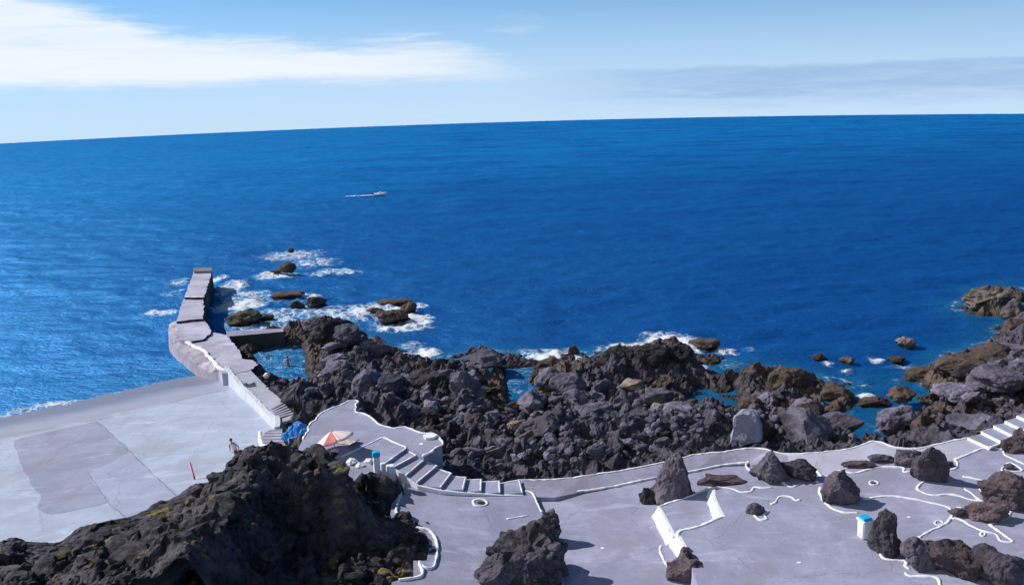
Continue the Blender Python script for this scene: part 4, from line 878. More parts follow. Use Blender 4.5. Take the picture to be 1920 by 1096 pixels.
# blue painted rockwork beside the fan steps
br = empty('blue_rockwork', tuple(P(560, 815, 3.8))); tag(br, 'bright blue painted lumpy rockwork between the fan steps and parasol terrace', 'rockwork')
for k, (u, v, z, w_, h_) in enumerate([(538, 818, 3.5, 24, 18), (552, 812, 3.8, 22, 22), (564, 808, 4.3, 26, 26), (572, 818, 4.4, 18, 22), (556, 826, 3.9, 28, 16), (558, 800, 4.2, 16, 14)]):
    p = P(u, v, z); kk = ppm(p); V, Fc = rock_verts(500 + k, 4, planes=6, rough=0.14, knob=0.2)
    V = V * np.array([w_ / kk * .55, w_ / kk * .5, h_ / kk * .6]) + p + np.array([0, 0, 0.1]); link('rock', mesh('rock', V, Fc), M_BLUE, br)
for k, (u, v, w_, h_, lab) in enumerate([(658, 872, 22, 14, 'leftmost of three whitewashed stones beside the outcrop above the stairs'), (674, 876, 20, 12, 'middle one of three whitewashed stones beside the outcrop above the stairs'), (691, 870, 18, 12, 'rightmost of three whitewashed stones, nearest the blue-capped pillar')]):
    rock_px('whitewashed_stone', u, v, ZA, w_, h_, 620 + k, M_WALLW, lab, cat='stone', group='whitewashed stones', knob=0.1)
def pillar(u, vb, z, wpx, hpx, label, cap=True, name='pillar', cat='pillar', body_m=M_WALLW, taper=0.9, capw=1.2, caph=0.22, rz=0.3):
    p = P(u, vb, z); kk = ppm(p); w = wpx / kk / 2; dep = math.atan2(CH - z, math.hypot(p[0], p[1])); hgt = hpx / kk / math.cos(dep)
    o = empty(name, p); tag(o, label, cat)
    def boxy(hw0, hw1, z0, z1, nm, mt, bev=0.03):
        bm = bmesh.new(); bmesh.ops.create_cube(bm, size=2)
        for v in bm.verts:
            hw = hw1 if v.co.z > 0 else hw0; v.co = Vector((v.co.x * hw, v.co.y * hw, z1 if v.co.z > 0 else z0))
        bmesh.ops.bevel(bm, geom=bm.edges[:], offset=bev, segments=2, affect='EDGES')
        bmesh.ops.rotate(bm, verts=bm.verts, cent=(0, 0, 0), matrix=Matrix.Rotation(rz, 3, 'Z'))
        me_ = bpy.data.meshes.new(nm); bm.to_mesh(me_); bm.free(); q = link(nm, me_, mt); q.parent = o; return q
    ch = caph if cap else 0
    boxy(w, w * taper, -0.4, hgt - ch, 'body', body_m)
    if cap: boxy(w * capw, w * capw * 0.92, hgt - ch + 0.003, hgt, 'cap', M_CYAN)
    return o
pillar(708, 893, 5.1, 12, 46, 'slim white pillar with a bright blue cap at the head of the curved stairs', capw=1.15, caph=0.3)
pillar(720, 894, 4.9, 10, 26, 'short white post in shade right of the blue-capped pillar', cap=False, name='post', cat='post')
pillar(733, 888, 5.0, 17, 16, 'squat white block beside the top stair', cap=False, name='stone_block', cat='block', taper=0.8)

# the white litter bin with its blue lid and side sleeve
bp = P(1620, 1006, ZD); binr = empty('litter_bin', bp); tag(binr, 'white concrete litter bin with bright blue top standing between two boulders', 'bin')
def lathe(prof, n=20, sq=1.0):
    V, Fc = [], []
    for r_, z in prof:
        for k in range(n): a = 2 * math.pi * k / n; V.append((r_ * math.cos(a), r_ * math.sin(a) * sq, z))
    for i in range(len(prof) - 1):
        for k in range(n): Fc.append([i * n + k, i * n + (k + 1) % n, (i + 1) * n + (k + 1) % n, (i + 1) * n + k])
    Fc.append([(len(prof) - 1) * n + k for k in range(n)]); Fc.append([k for k in range(n)][::-1]); return V, Fc
def box_bm(x0, x1, y0, y1, z0, z1, bev=0.02, top=1.0, rz=0.0):
    bm = bmesh.new(); bmesh.ops.create_cube(bm, size=1)
    for v in bm.verts:
        s = top if v.co.z > 0 else 1.0
        v.co = Vector(((x0 + x1) / 2 + v.co.x * (x1 - x0) * s, (y0 + y1) / 2 + v.co.y * (y1 - y0) * s, z0 if v.co.z < 0 else z1))
    bmesh.ops.bevel(bm, geom=bm.edges[:], offset=bev, segments=2, affect='EDGES')
    if rz: bmesh.ops.rotate(bm, verts=bm.verts, cent=(0, 0, 0), matrix=Matrix.Rotation(rz, 3, 'Z'))
    me_ = bpy.data.meshes.new('box'); bm.to_mesh(me_); bm.free(); return me_
def part(name, me_, mt, parent): o = link(name, me_, mt); o.parent = parent; me_.name = name; return o
part('body', box_bm(-0.25, 0.25, -0.25, 0.25, -0.02, 0.92, 0.05, 1.12, 0.25), M_WALLW, binr)
part('rim', box_bm(-0.33, 0.33, -0.33, 0.33, 0.923, 1.02, 0.025, 1.0, 0.25), M_WALLW, binr)
part('lid', box_bm(-0.26, 0.26, -0.26, 0.26, 1.023, 1.16, 0.03, 0.95, 0.25), M_CYAN, binr)
# white bag on rocks by the pool
p = P(500, 705, 1.6); bag = rock('white_bag', p - np.array([0, 0, .1]), 0.62, 0.5, 0.45, 611, M_SHIRT, 'small white bag left on dark rocks beside the bathing pool', 'bag', sub=4, rough=0.12, planes=3)
bag.location.z = max(bag.location.z, float(shore_h(np.array([p[:2]]))[0]) - 0.05)

# ------------------------------------------------------------------ parasol, towel
pp = P(628, 846, ZA); par = empty('parasol', pp); tag(par, 'open beach parasol with pale and red panels standing on the terrace', 'parasol')
npan, R_, hc = 8, 1.30, 0.80
tilt = Matrix.Rotation(math.radians(-16), 4, 'Y') @ Matrix.Rotation(math.radians(-10), 4, 'X')
def canopy_mesh(sel):
    V, Fc, mi = [], [], []
    for k in range(npan):
        a0, a1 = 2 * math.pi * k / npan + 0.45, 2 * math.pi * (k + 1) / npan + 0.45; base = len(V)
        for i in range(7):
            r_ = R_ * i / 6
            for j in range(7):
                t_ = j / 6; p0 = Vector((math.cos(a0), math.sin(a0), 0)) * (1 - t_) + Vector((math.cos(a1), math.sin(a1), 0)) * t_
                sag = 0.09 * math.sin(math.pi * t_) * (i / 6); z = 0.55 * (1 - (i / 6) ** 1.25) - sag
                q_ = tilt @ Vector((p0.x * r_, p0.y * r_, z)); V.append((q_.x, q_.y, q_.z + hc))
        for i in range(6):
            for j in range(6):
                f = [base + i * 7 + j, base + i * 7 + j + 1, base + (i + 1) * 7 + j + 1, base + (i + 1) * 7 + j]; Fc.append(f); mi.append(sel(k))
    me_ = mesh('canopy', V, Fc, True); me_.polygons.foreach_set('material_index', mi); return me_
cm = canopy_mesh(lambda k: {5: 1, 1: 1, 3: 2}.get(k, 0)); can = link('canopy', cm, [M_PINK, M_RED, M_ORANGE]); can.parent = par
so = can.modifiers.new('thickness', 'SOLIDIFY'); so.thickness = 0.012
def tube(pts, r_, n=8):
    V, Fc = [], []
    for i, p_ in enumerate(pts):
        p_ = Vector(p_); d_ = (Vector(pts[min(i + 1, len(pts) - 1)]) - Vector(pts[max(i - 1, 0)])).normalized(); a = d_.orthogonal().normalized(); b_ = d_.cross(a)
        for k in range(n): t_ = 2 * math.pi * k / n; V.append(tuple(p_ + (a * math.cos(t_) + b_ * math.sin(t_)) * r_))
    for i in range(len(pts) - 1):
        for k in range(n): Fc.append([i * n + k, i * n + (k + 1) % n, (i + 1) * n + (k + 1) % n, (i + 1) * n + k])
    Fc += [list(range(n))[::-1], [(len(pts) - 1) * n + k for k in range(n)]]; return mesh('tube', V, Fc, True)
tp = tilt @ Vector((0, 0, 0.66)); part('pole', tube([(0, 0, -0.05), (0, 0, hc * 0.75), (tp.x, tp.y, tp.z + hc + 0.03)], 0.025), M_POLE, par)
for k in range(npan):
    a0 = 2 * math.pi * k / npan + 0.45; q0 = tilt @ Vector((0, 0, 0.57)); q1 = tilt @ Vector((math.cos(a0) * R_ * 0.98, math.sin(a0) * R_ * 0.98, -0.02))
    part('rib', tube([(q0.x, q0.y, q0.z + hc), (q1.x, q1.y, q1.z + hc - 0.01)], 0.008, 5), M_POLE, par)
part('base', mesh('base', *lathe([(0.24, 0), (0.26, 0.06), (0.12, 0.14), (0.05, 0.2)], 20)), M_WALLW, par)
tw = P(651, 829, ZA); V, Fc = [], []
for i in range(13):
    for j in range(9):
        x, y = (i / 12 - .5) * 1.5, (j / 8 - .5) * 0.75; V.append((x, y, 0.03 + 0.02 * math.sin(i * 1.3 + j) + 0.02 * math.cos(j * 2.1) + (0.22 * max(0, (i - 9) / 3) ** 2)))
for i in range(12):
    for j in range(8): Fc.append([i * 9 + j, (i + 1) * 9 + j, (i + 1) * 9 + j + 1, i * 9 + j + 1])
tow = link('beach_mat', mesh('beach_mat', V, Fc, True), M_BEIGE); tow.location = tw; tow.rotation_euler = (0, 0, -0.45)
so = tow.modifiers.new('thickness', 'SOLIDIFY'); so.thickness = 0.02; tag(tow, 'beige beach mat with a raised end beside the parasol', 'beach mat')
# thin red pole with a rope on the slipway
a, b = PR(355, 866, 0.04), PR(364, 897, 0.04); rp = link('red_pole', tube([a, b], 0.045), M_REDP); tag(rp, 'thin dull red pole lying on the slipway', 'pole')
c = PR(388, 896, 0.03); rop = link('rope', tube([b + np.array([0.1, 0, 0]), (b + c) / 2 + np.array([0, .05, 0]), c], 0.022), M_PINK); tag(rop, 'faint pink rope leading right from the red pole end', 'rope')

# ------------------------------------------------------------------ people
def person(name, joints, edges, radii, root=0):
    me_ = bpy.data.meshes.new(name); me_.from_pydata(joints, edges, []); o = bpy.data.objects.new(name, me_); COL.objects.link(o)
    me_.materials.append(M_SKIN); sk = o.modifiers.new('skin', 'SKIN'); sk.use_smooth_shade = True
    for i, r_ in enumerate(radii): me_.skin_vertices[0].data[i].radius = (r_[0], r_[1]) if isinstance(r_, tuple) else (r_, r_)
    me_.skin_vertices[0].data[root].use_root = True
    ss = o.modifiers.new('subdivision', 'SUBSURF'); ss.levels = 1; ss.render_levels = 2; return o
def hand(J, E, Rr, wrist_i, dirv, sidev):
    """palm with four fingers and a thumb leaving its side"""
    w = Vector(J[wrist_i]); d_ = Vector(dirv).normalized(); s = Vector(sidev).normalized(); up_ = d_.cross(s)
    J.append(tuple(w + d_ * 0.07)); Rr.append((0.035, 0.016)); pi = len(J) - 1; E.append((wrist_i, pi))
    for k, ln in enumerate((0.072, 0.082, 0.076, 0.058)):
        b0 = w + d_ * 0.095 + s * (0.026 - 0.0175 * k); J.append(tuple(b0)); Rr.append(0.009); i0 = len(J) - 1; E.append((pi, i0))
        J.append(tuple(b0 + d_ * ln * .55 - up_ * .012)); Rr.append(0.0085); E.append((i0, i0 + 1)); J.append(tuple(b0 + d_ * ln * .9 - up_ * .034)); Rr.append(0.0075); E.append((i0 + 1, i0 + 2))
    b0 = w + d_ * 0.045 + s * 0.045; J.append(tuple(b0)); Rr.append(0.011); i0 = len(J) - 1; E.append((pi, i0)); J.append(tuple(b0 + d_ * .045 + s * .02)); Rr.append(0.009); E.append((i0, i0 + 1))
def figure(legs, arms, lean=(0, 0), hip=0.0):
    lx, ly = lean
    J = [(0, 0, hip), (lx * .3, ly * .3, hip + .16), (lx * .65, ly * .65, hip + .34), (lx * .9, ly * .9, hip + .47), (lx, ly, hip + .56), (lx * 1.05, ly * 1.05 - .01, hip + .64), (lx * 1.1, ly * 1.1 - .02, hip + .72), (lx * 1.1, ly * 1.1, hip + .80)]
    E = [(i, i + 1) for i in range(7)]; Rr = [(.155, .12), (.135, .10), (.16, .115), (.15, .10), .058, .075, .098, .070]
    for sgn, pts in zip((-1, 1), arms):
        sh = (lx * .9 + sgn * .19, ly * .9, hip + .46); J.append(sh); Rr.append(.062); i0 = len(J) - 1; E.append((3, i0))
        J.append(pts[0]); Rr.append(.045); E.append((i0, i0 + 1)); J.append(pts[1]); Rr.append(.030); E.append((i0 + 1, i0 + 2))
        dv = Vector(pts[1]) - Vector(pts[0]); hand(J, E, Rr, i0 + 2, dv, dv.cross(Vector((0, 0, 1))) + Vector((0.01, 0.01, 0.0)))
    for sgn, pts in zip((-1, 1), legs):
        J.append((sgn * .10, 0.0, hip - .06)); Rr.append(.095); i0 = len(J) - 1; E.append((0, i0))
        for k, q_ in enumerate(pts): J.append(q_); Rr.append((.062, .042, .035)[k]); E.append((i0 + k, i0 + k + 1))
    # nose
    J.append((lx * 1.1, ly * 1.1 - .115, hip + .715)); Rr.append(.013); E.append((6, len(J) - 1))
    for sgn in (-1, 1): J.append((lx * 1.1 + sgn * .098, ly * 1.1, hip + .715)); Rr.append(.016); E.append((6, len(J) - 1))
    return J, E, Rr
def hair(parent, c, r_=0.112):
    V, Fc = rock_verts(77, 3, planes=0, rough=0.05); V = V[:]; V = V * np.array([r_, r_ * 1.08, r_]); V[:, 2] = np.maximum(V[:, 2], -0.02 - 0.05 * (V[:, 1] > 0)); V = V + np.array(c)
    return part('hair', mesh('hair', V, Fc, True), M_HAIR, parent)
def shirt(parent, c0, c1, w0, w1, dd, mt, name):
    V, Fc = [], []; n = 18
    for i in range(8):
        t_ = i / 7; c = np.array(c0) * (1 - t_) + np.array(c1) * t_; w_ = w0 * (1 - t_) + w1 * t_
        for k in range(n): a_ = 2 * math.pi * k / n; V.append((c[0] + w_ * math.cos(a_), c[1] + dd * math.sin(a_), c[2] + 0.01 * math.sin(5 * a_ + i)))
    for i in range(7):
        for k in range(n): Fc.append([i * n + k, i * n + (k + 1) % n, (i + 1) * n + (k + 1) % n, (i + 1) * n + k])
    return part(name, mesh(name, V, Fc, True), mt, parent)
# bather standing waist-deep in the pool
J, E, Rr = figure([((-.11, -.02, -.48), (-.12, .02, -.88), (-.12, -.10, -.90)), ((.11, .02, -.48), (.12, .05, -.88), (.12, -.08, -.90))], [((-.32, -.02, .22), (-.36, -.16, .04)), ((.32, .02, .22), (.34, -.14, .02))])
b1 = person('person', J, E, Rr); b1.location = Vector(P(540, 684, 0)) + Vector((0, 0, 0.10)); b1.rotation_euler = (0, 0, 0.6); hair(b1, (0, .015, .76))
shirt(b1, (0, 0, -.12), (0, 0, .06), .175, .160, .14, M_RED, 'swimwear'); tag(b1, 'bather in red swimwear standing waist-deep in the rock pool', 'person')
# sunbather sitting on the slipway, half hidden behind the outcrop
J, E, Rr = figure([((-.16, -.38, .18), (-.18, -.68, -.10), (-.18, -.80, -.08)), ((.16, -.38, .20), (.17, -.70, -.10), (.17, -.82, -.08))], [((-.30, .18, .22), (-.32, .32, -.04)), ((.30, .16, .22), (.32, .30, -.04))], lean=(-.16, .22), hip=.12)
b2 = person('person', J, E, Rr); pz = PR(441, 846); b2.location = Vector(pz); b2.location.z += 0.0; b2.rotation_euler = (0, 0, 0.5); hair(b2, (-.176, .255, .88))
shirt(b2, (-.01, .02, .16), (-.13, .19, .60), .185, .200, .15, M_SHIRT, 'shirt'); tag(b2, 'tanned person in a white top sitting back on the slipway behind the outcrop', 'person')

# ------------------------------------------------------------------ pier
pier = empty('pier', tuple(P(380, 590, 2.2))); tag(pier, 'stepped concrete pier running out to sea with a broad landing', 'pier')
def dark_sides(o, mt, front=True):  # gives right and camera-facing sides the darker, painted-in shade colour
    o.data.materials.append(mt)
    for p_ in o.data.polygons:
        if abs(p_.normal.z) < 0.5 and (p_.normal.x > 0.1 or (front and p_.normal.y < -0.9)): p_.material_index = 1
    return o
wrn = np.random.RandomState(41)
def worn(poly):
    out = []
    for i in range(len(poly)):
        a, b = np.array(poly[i]), np.array(poly[(i + 1) % len(poly)]); k = max(1, int(np.linalg.norm(b - a) / 0.45))
        for j in range(k): p_ = a + (b - a) * j / k; p_[:2] += wrn.normal(size=2) * 0.055; out.append(p_)
    return out
def pslab(name, px, z, mt=M_PIER, zb=-2.5): return dark_sides(slab(name, worn(W3(px, z)), mt, 2, pier, None, zb), M_SIDESHADE, name != 'landing')
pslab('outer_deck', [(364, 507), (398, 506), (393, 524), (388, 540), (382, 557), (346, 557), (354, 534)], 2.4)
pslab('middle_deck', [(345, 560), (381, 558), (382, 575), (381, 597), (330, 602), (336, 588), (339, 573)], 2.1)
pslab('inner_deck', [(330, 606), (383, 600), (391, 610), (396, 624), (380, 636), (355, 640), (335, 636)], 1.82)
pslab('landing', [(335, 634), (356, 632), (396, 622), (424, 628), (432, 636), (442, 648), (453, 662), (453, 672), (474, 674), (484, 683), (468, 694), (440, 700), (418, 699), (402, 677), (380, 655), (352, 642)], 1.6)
q = W3([(363, 502), (397, 501), (397, 507), (364, 508)], 2.75); slab('end_wall', q, M_PIERD, 1, pier, None, -2.5)
# rounded apron falling to the water on the slipway side
top = smooth_line([P(330, 602, 1.75), P(319, 606, 1.5), P(316, 625, 1.4), P(327, 646, 1.25), P(344, 662, 1.1), P(365, 682, 0.95), P(385, 694, 0.85), P(412, 698, 1.0)], 0.4)
inn = smooth_line([P(334, 604, 1.8), P(336, 615, 1.8), P(340, 630, 1.7), P(352, 642, 1.58), P(366, 650, 1.58), P(380, 656, 1.56), P(402, 677, 1.5), P(418, 696, 1.42)], 0.4)
k = np.linspace(0, 1, 60); top = np.c_[[np.interp(k, np.linspace(0, 1, len(top)), top[:, i]) for i in range(3)]].T; inn = np.c_[[np.interp(k, np.linspace(0, 1, len(inn)), inn[:, i]) for i in range(3)]].T
out = top.copy(); cen = np.array([P(370, 650, 1)[0], P(370, 650, 1)[1]]); dv = out[:, :2] - cen; out[:, :2] += dv / np.linalg.norm(dv, axis=1)[:, None] * 0.5; out[:, 2] = -1.5
rows = [inn] + [inn * (1 - f) + top * f for f in np.linspace(0.12, 1, 7)] + [out]
for i_, r_ in enumerate(rows):
    if 0 < i_ < 8: r_[:, 2] += 0.16 * fbm(np.c_[r_[:, :2] * 0.9, np.zeros(60)], 4, 19) - 0.03; 
V = np.vstack(rows); Fc = [[a_ * 60 + i, a_ * 60 + i + 1, (a_ + 1) * 60 + i + 1, (a_ + 1) * 60 + i] for a_ in range(len(rows) - 1) for i in range(59)]
me_ = mesh('apron', V, Fc); bm = bmesh.new(); bm.from_mesh(me_); bmesh.ops.recalc_face_normals(bm, faces=bm.faces); bm.to_mesh(me_); bm.free()
M_APR = concrete('apron_concrete', (0.45, 0.40, 0.47), 0.35); link('apron', me_, M_APR, pier)
kerb([P(348, 640, 1.6), P(364, 649, 1.6), P(380, 656, 1.6), P(392, 668, 1.58), P(402, 679, 1.52), P(412, 690, 1.5), P(422, 697, 1.47)], width=0.36, h=0.16, parent=pier, name='painted_kerb', mt=M_WALLW, jit=0.08)
for z, px in ((2.4, [(347, 556), (382, 556)]), ): kerb([P(u, v, z) for u, v in px], width=0.3, h=0.02, parent=pier, name='step_edge', jit=0.02)
# pool wall (weir) from landing to the rocks
pw = slab('pool_wall', W3([(424, 621), (470, 619), (530, 615), (532, 621), (480, 626), (430, 630)], 1.55), M_PATH, 2, None, None, -1.5); dark_sides(pw, M_SIDESHADE); tag(pw, 'narrow grey sea wall closing off the bathing pool beside the pier', 'wall')

# ------------------------------------------------------------------ boat
bt = P(711, 358, 0); rr2 = bt[0] ** 2 + bt[1] ** 2; bt[2] = -rr2 / (2 * REARTH); d_ = bt - np.array([0, 0, CH]); 
boat = empty('motor_boat', bt); boat.rotation_euler = (0, 0, math.radians(8)); tag(boat, 'small white motor boat heading right with a wake behind it', 'boat')
prof = []; nS = 13
for i in range(nS):
    t_ = i / (nS - 1); x = -1.6 + 3.3 * t_; w_ = 0.72 * (1 - max(0, (t_ - .45) / .55) ** 2.2); zt = 0.55 + 0.28 * t_ ** 2; kz = -0.25 + 0.25 * t_ ** 3
    prof.append([(x, -w_, zt), (x, -w_ * .8, 0.12 + .1 * t_), (x, 0, kz), (x, w_ * .8, 0.12 + .1 * t_), (x, w_, zt), (x, w_ * .85, zt - .02), (x, 0, zt - 0.22), (x, -w_ * .85, zt - .02)])
V = [q_ for r_ in prof for q_ in r_]; Fc = [[i * 8 + k, i * 8 + (k + 1) % 8, (i + 1) * 8 + (k + 1) % 8, (i + 1) * 8 + k] for i in range(nS - 1) for k in range(8)] + [list(range(8)), [(nS - 1) * 8 + k for k in range(8)][::-1]]
part('hull', mesh('hull', V, Fc, True), M_WALLW, boat)
part('console', box_bm(-0.1, 0.55, -0.35, 0.35, 0.45, 1.05, 0.05, 0.8), M_WALLW, boat); part('windscreen', box_bm(0.42, 0.5, -0.3, 0.3, 1.05, 1.35, 0.01, 0.9), M_GLASS, boat)
part('outboard_motor', box_bm(-1.85, -1.55, -0.16, 0.16, 0.1, 0.95, 0.05, 0.85), M_METAL, boat)

# ------------------------------------------------------------------ sea
th = np.radians(np.linspace(-58, 58, 760)); rad = np.exp(np.linspace(math.log(34), math.log(2200), 640))
rr, tt = np.meshgrid(rad, th, indexing='ij'); sx_, sy_ = (rr * np.sin(tt)).ravel(), (rr * np.cos(tt)).ravel(); R1 = rr.ravel()
q = np.c_[sx_, sy_, np.zeros(len(sx_))]
flt = np.clip((R1 - 40) / 60, 0.25, 1)
wv_ = 0.20 * fbm(q * np.array([0.10, 0.22, 1]), 3, 201) + 0.10 * fbm(q * np.array([0.35, 0.75, 1]) + 9, 2, 211)
land = np.full(len(q), -2.6); nearm = (R1 < 145); land[nearm] = SH(q[nearm, :2])
for pq in pools:
    ii = nearm & inpoly(q[:, :2], pq); land[ii] = -0.5; wv_[ii] *= 0.1
rm = nearm & inpoly(q[:, :2], ramp_poly); rz0 = ramp_z(sx_[rm], sy_[rm]); land[rm] = np.where(rz0 > 0.3, rz0, -1.25); wv_[rm] *= 0.2; rmk = rm
wv_ *= np.clip((-land + 0.2) / 1.5, 0.15, 1)
SV = np.c_[sx_, sy_, -R1 ** 2 / (2 * REARTH) + wv_ * np.clip(1400 / R1, 0.2, 1)]
idx = np.arange(len(q)).reshape(rr.shape); SF = np.stack([idx[:-1, 1:], idx[:-1, :-1], idx[1:, :-1], idx[1:, 1:]], -1).reshape(-1, 4)
foam = np.zeros(len(q)); shal = np.clip((land + 1.7) / 1.7, 0, 1)
fp = [(432, 535, 26, 14, 1), (445, 570, 45, 12, 1.1), (410, 518, 14, 7, .9), (460, 555, 45, 14, .7), (340, 525, 22, 7, .7), (300, 583, 40, 5, .9), (322, 545, 20, 6, .5), (545, 472, 60, 9, .75), (585, 488, 50, 9, .7), (515, 511, 34, 6, 1.1), (630, 505, 45, 4.5, .85), (600, 510, 20, 5, .6),
      (505, 556, 30, 6, .8), (575, 551, 24, 5, .9), (540, 590, 90, 14, .72), (590, 600, 60, 10, .75), (650, 585, 50, 16, .75), (690, 580, 60, 16, .9), (745, 592, 40, 12, .85), (785, 598, 24, 12, 1.1), (755, 612, 50, 6, 1.0), (775, 570, 24, 7, .9), (735, 582, 40, 8, .8), (500, 610, 70, 9, .75),
      (792, 660, 32, 9, 1.15), (770, 645, 25, 8, .6), (1040, 668, 56, 11, 1.1), (1010, 660, 50, 9, .65), (1065, 655, 20, 8, .7), (1185, 648, 60, 10, .95), (1255, 638, 50, 13, 1.2), (1240, 628, 40, 8, .8), (1130, 660, 30, 8, .6), (1300, 640, 30, 12, 1.0), (1362, 655, 20, 7, .95), (1310, 690, 18, 18, .8), (1305, 705, 22, 8, .8), (1405, 652, 10, 4, .7),
      (1455, 704, 22, 5, .9), (1515, 712, 18, 5, .8), (1630, 745, 22, 8, 1.0), (1552, 678, 12, 5, .7), (1590, 694, 12, 4, .7), (1642, 672, 14, 5, .8), (1688, 684, 30, 4, .7), (1740, 720, 20, 4, .6), (1700, 790, 10, 4, .6), (1640, 800, 25, 10, .35), (1790, 800, 16, 4, .5), (1600, 720, 30, 8, .4),
      (150, 752, 90, 5, .95), (70, 764, 50, 6, .85), (330, 716, 70, 4, .6), (20, 778, 40, 7, .75), (260, 733, 80, 4, .5), (85, 757, 20, 6, .6), (380, 705, 30, 4, .5), (210, 410, 120, 3, .18), (990, 690, 30, 6, .5), (1120, 690, 16, 5, .6)]
for u, v, ru, rv, s in fp:
    c = P(u, v, 0); kk = ppm(c); dep = math.atan2(CH, math.hypot(c[0], c[1])); a_ = ru / kk; b_ = rv / kk / math.sin(dep)
    e = ((sx_ - c[0]) / a_) ** 2 + ((sy_ - c[1]) / b_) ** 2; foam = np.maximum(foam, s * np.clip(1.25 - e * 0.6, 0, 1))
foam = np.maximum(foam, 0.42 * np.exp(-((land + 0.35) / 0.35) ** 2) * (sy_ > 76))
for x_, y_, r_ in SURF:
    dd = np.hypot(sx_ - x_, (sy_ - y_) * 1.1) / r_; foam = np.maximum(foam, 0.62 * np.exp(-((dd - 1.0) / 0.35) ** 2))
SV[:, 2] += 0.32 * np.clip(foam, 0, 1) * np.clip(0.4 + fbm(q * 0.9, 4, 231), 0, 1.4) * (R1 < 145) * (land < 0.2) * np.where(rm, 0.25, 1.0)
keep = ~(nearm & (land > 1.2))
used, SF2 = compact(SV, SF, keep[SF].any(1))
me_ = mesh('sea', SV[used], SF2, True); fattr(me_, 'foam', foam[used]); fattr(me_, 'shallow', shal[used])
mt, gg, b = mat('sea_water'); p = wpos(gg)
n1 = gg.noise(gg.scalev(p, 0.35, 0.9, 1), 0.9, 6, 0.62, 0.3); n2 = gg.noise(gg.scalev(p, 0.05, 0.16, 1), 0.55, 5, 0.6); n3 = gg.noise(gg.scalev(p, 1, 1, 1), 0.010, 3, 0.5)
deep = gg.mix(gg.rng(n3, 0.3, 0.7), (0.0008, 0.150, 0.43), (0.0010, 0.182, 0.47))
sp = gg.N.new('ShaderNodeSeparateXYZ'); gg.L.new(p, sp.inputs[0])
far = gg.math('ADD', sp.outputs[1], gg.math('MULTIPLY', sp.outputs[0], -0.5))
deep = gg.mix(gg.rng(far, 60, 420, 1.0, 0.0), deep, (0.0005, 0.054, 0.225))
deep = gg.mix(gg.rng(n2, 0.40, 0.66, 0.0, 0.7), deep, (0.0006, 0.050, 0.235))
lf = gg.math('ADD', gg.math('MULTIPLY', sp.outputs[0], -1.0), gg.math('MULTIPLY', gg.math('SUBTRACT', n3, 0.5), 90))
deep = gg.mix(gg.math('MULTIPLY', gg.rng(lf, 15, 130, 0.0, 0.38), gg.rng(n2, 0.3, 0.6, 0.4, 1.0)), deep, (0.010, 0.190, 0.44))
col = gg.mix(gg.math('MULTIPLY', gg.attr('shallow'), gg.rng(gg.noise(p, 0.35, 4), 0.2, 0.7, 0.5, 1.0)), deep, (0.008, 0.118, 0.215))
fo = gg.attr('foam'); fn = gg.noise(gg.scalev(p, 0.75, 1, 1), 0.8, 7, 0.68, 0.6); lace = gg.voro(gg.vmath('ADD', p, gg.scalev(gg.noise(p, 0.8, 3, out=1), 1.4, 1.4, 0)), 0.9, 'DISTANCE_TO_EDGE')
fm = gg.math('ADD', gg.math('ADD', fo, gg.math('MULTIPLY', gg.math('SUBTRACT', fn, 0.5), 2.2)), gg.rng(lace, 0.0, 0.24, 0.24, -0.14))
fm = gg.math('MULTIPLY', gg.rng(fm, 0.45, 1.25), gg.rng(fo, 0.03, 0.2))
milk = gg.math('MULTIPLY', gg.rng(fo, 0.15, 0.9, 0.0, 0.45), gg.rng(fn, 0.3, 0.6))
col = gg.mix(milk, col, (0.10, 0.26, 0.40)); col = gg.mix(fm, col, (0.80, 0.83, 0.88))
gg.L.new(col, b.inputs['Base Color']); b.inputs['Roughness'].default_value = 0.9; b.inputs['Specular IOR Level'].default_value = 0.0
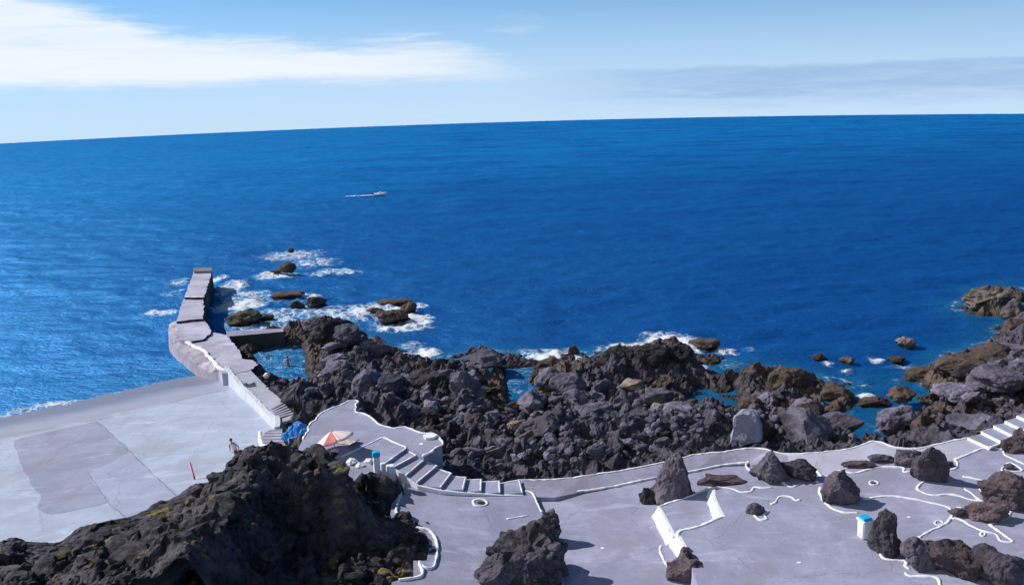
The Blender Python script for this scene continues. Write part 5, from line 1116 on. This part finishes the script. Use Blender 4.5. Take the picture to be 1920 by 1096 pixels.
hgt = gg.math('ADD', gg.math('MULTIPLY', n1, 1.0), gg.math('MULTIPLY', gg.noise(gg.scalev(p, 0.6, 1.4, 1), 2.2, 5, 0.65), 0.75)); hgt = gg.math('ADD', hgt, gg.math('MULTIPLY', n2, 1.6)); hgt = gg.math('ADD', hgt, gg.math('MULTIPLY', fm, 0.5))
bump(gg, b, hgt, 0.62, 0.55)
gl = gg.N.new('ShaderNodeBsdfGlossy'); gl.inputs['Color'].default_value = (0.16, 0.55, 1.0, 1); gl.inputs['Roughness'].default_value = 0.40
gg.L.new(b.inputs['Normal'].links[0].from_socket, gl.inputs['Normal'])
lw = gg.N.new('ShaderNodeFresnel'); lw.inputs['IOR'].default_value = 1.33; gg.L.new(b.inputs['Normal'].links[0].from_socket, lw.inputs['Normal'])
fz = gg.math('MULTIPLY', gg.math('MINIMUM', gg.math('MULTIPLY', lw.outputs[0], 0.55), 0.26), gg.math('SUBTRACT', 1.0, fm))
ms = gg.N.new('ShaderNodeMixShader'); gg.L.new(fz, ms.inputs[0]); gg.L.new(b.outputs[0], ms.inputs[1]); gg.L.new(gl.outputs[0], ms.inputs[2])
gg.L.new(ms.outputs[0], gg.N['Material Output'].inputs['Surface'])
link('sea', me_, mt)['kind'] = 'structure'
M_SEA = mt
# wake of the boat: thin broken foam sheet
V, Fc = [], []; nW = 40
dirb = Vector((math.cos(math.radians(8)), math.sin(math.radians(8)), 0)); sid = Vector((-dirb.y, dirb.x, 0)); wr = np.random.RandomState(3)
for i in range(nW):
    t_ = i / (nW - 1); c = Vector(bt) - dirb * (1.4 + 7.5 * t_); w_ = (0.5 + 0.5 * t_) * (1 - t_ ** 3 * .9) * wr.uniform(.6, 1.1); off_ = wr.uniform(-.15, .15)
    for s_ in (-1, -.4, .4, 1): q_ = c + sid * (s_ * w_ + off_); V.append((q_.x, q_.y, q_.z + 0.16 + 0.10 * (1 - abs(s_)) + wr.uniform(0, .06)))
for i in range(nW - 1):
    if i > 14 and wr.rand() < 0.35: continue
    for k_ in range(3): Fc.append([i * 4 + k_, (i + 1) * 4 + k_, (i + 1) * 4 + k_ + 1, i * 4 + k_ + 1])
o = link('boat_wake', mesh('boat_wake', V, Fc, True), M_SHIRT); tag(o, 'white foam wake trailing behind the motor boat', 'wake', kind='stuff')
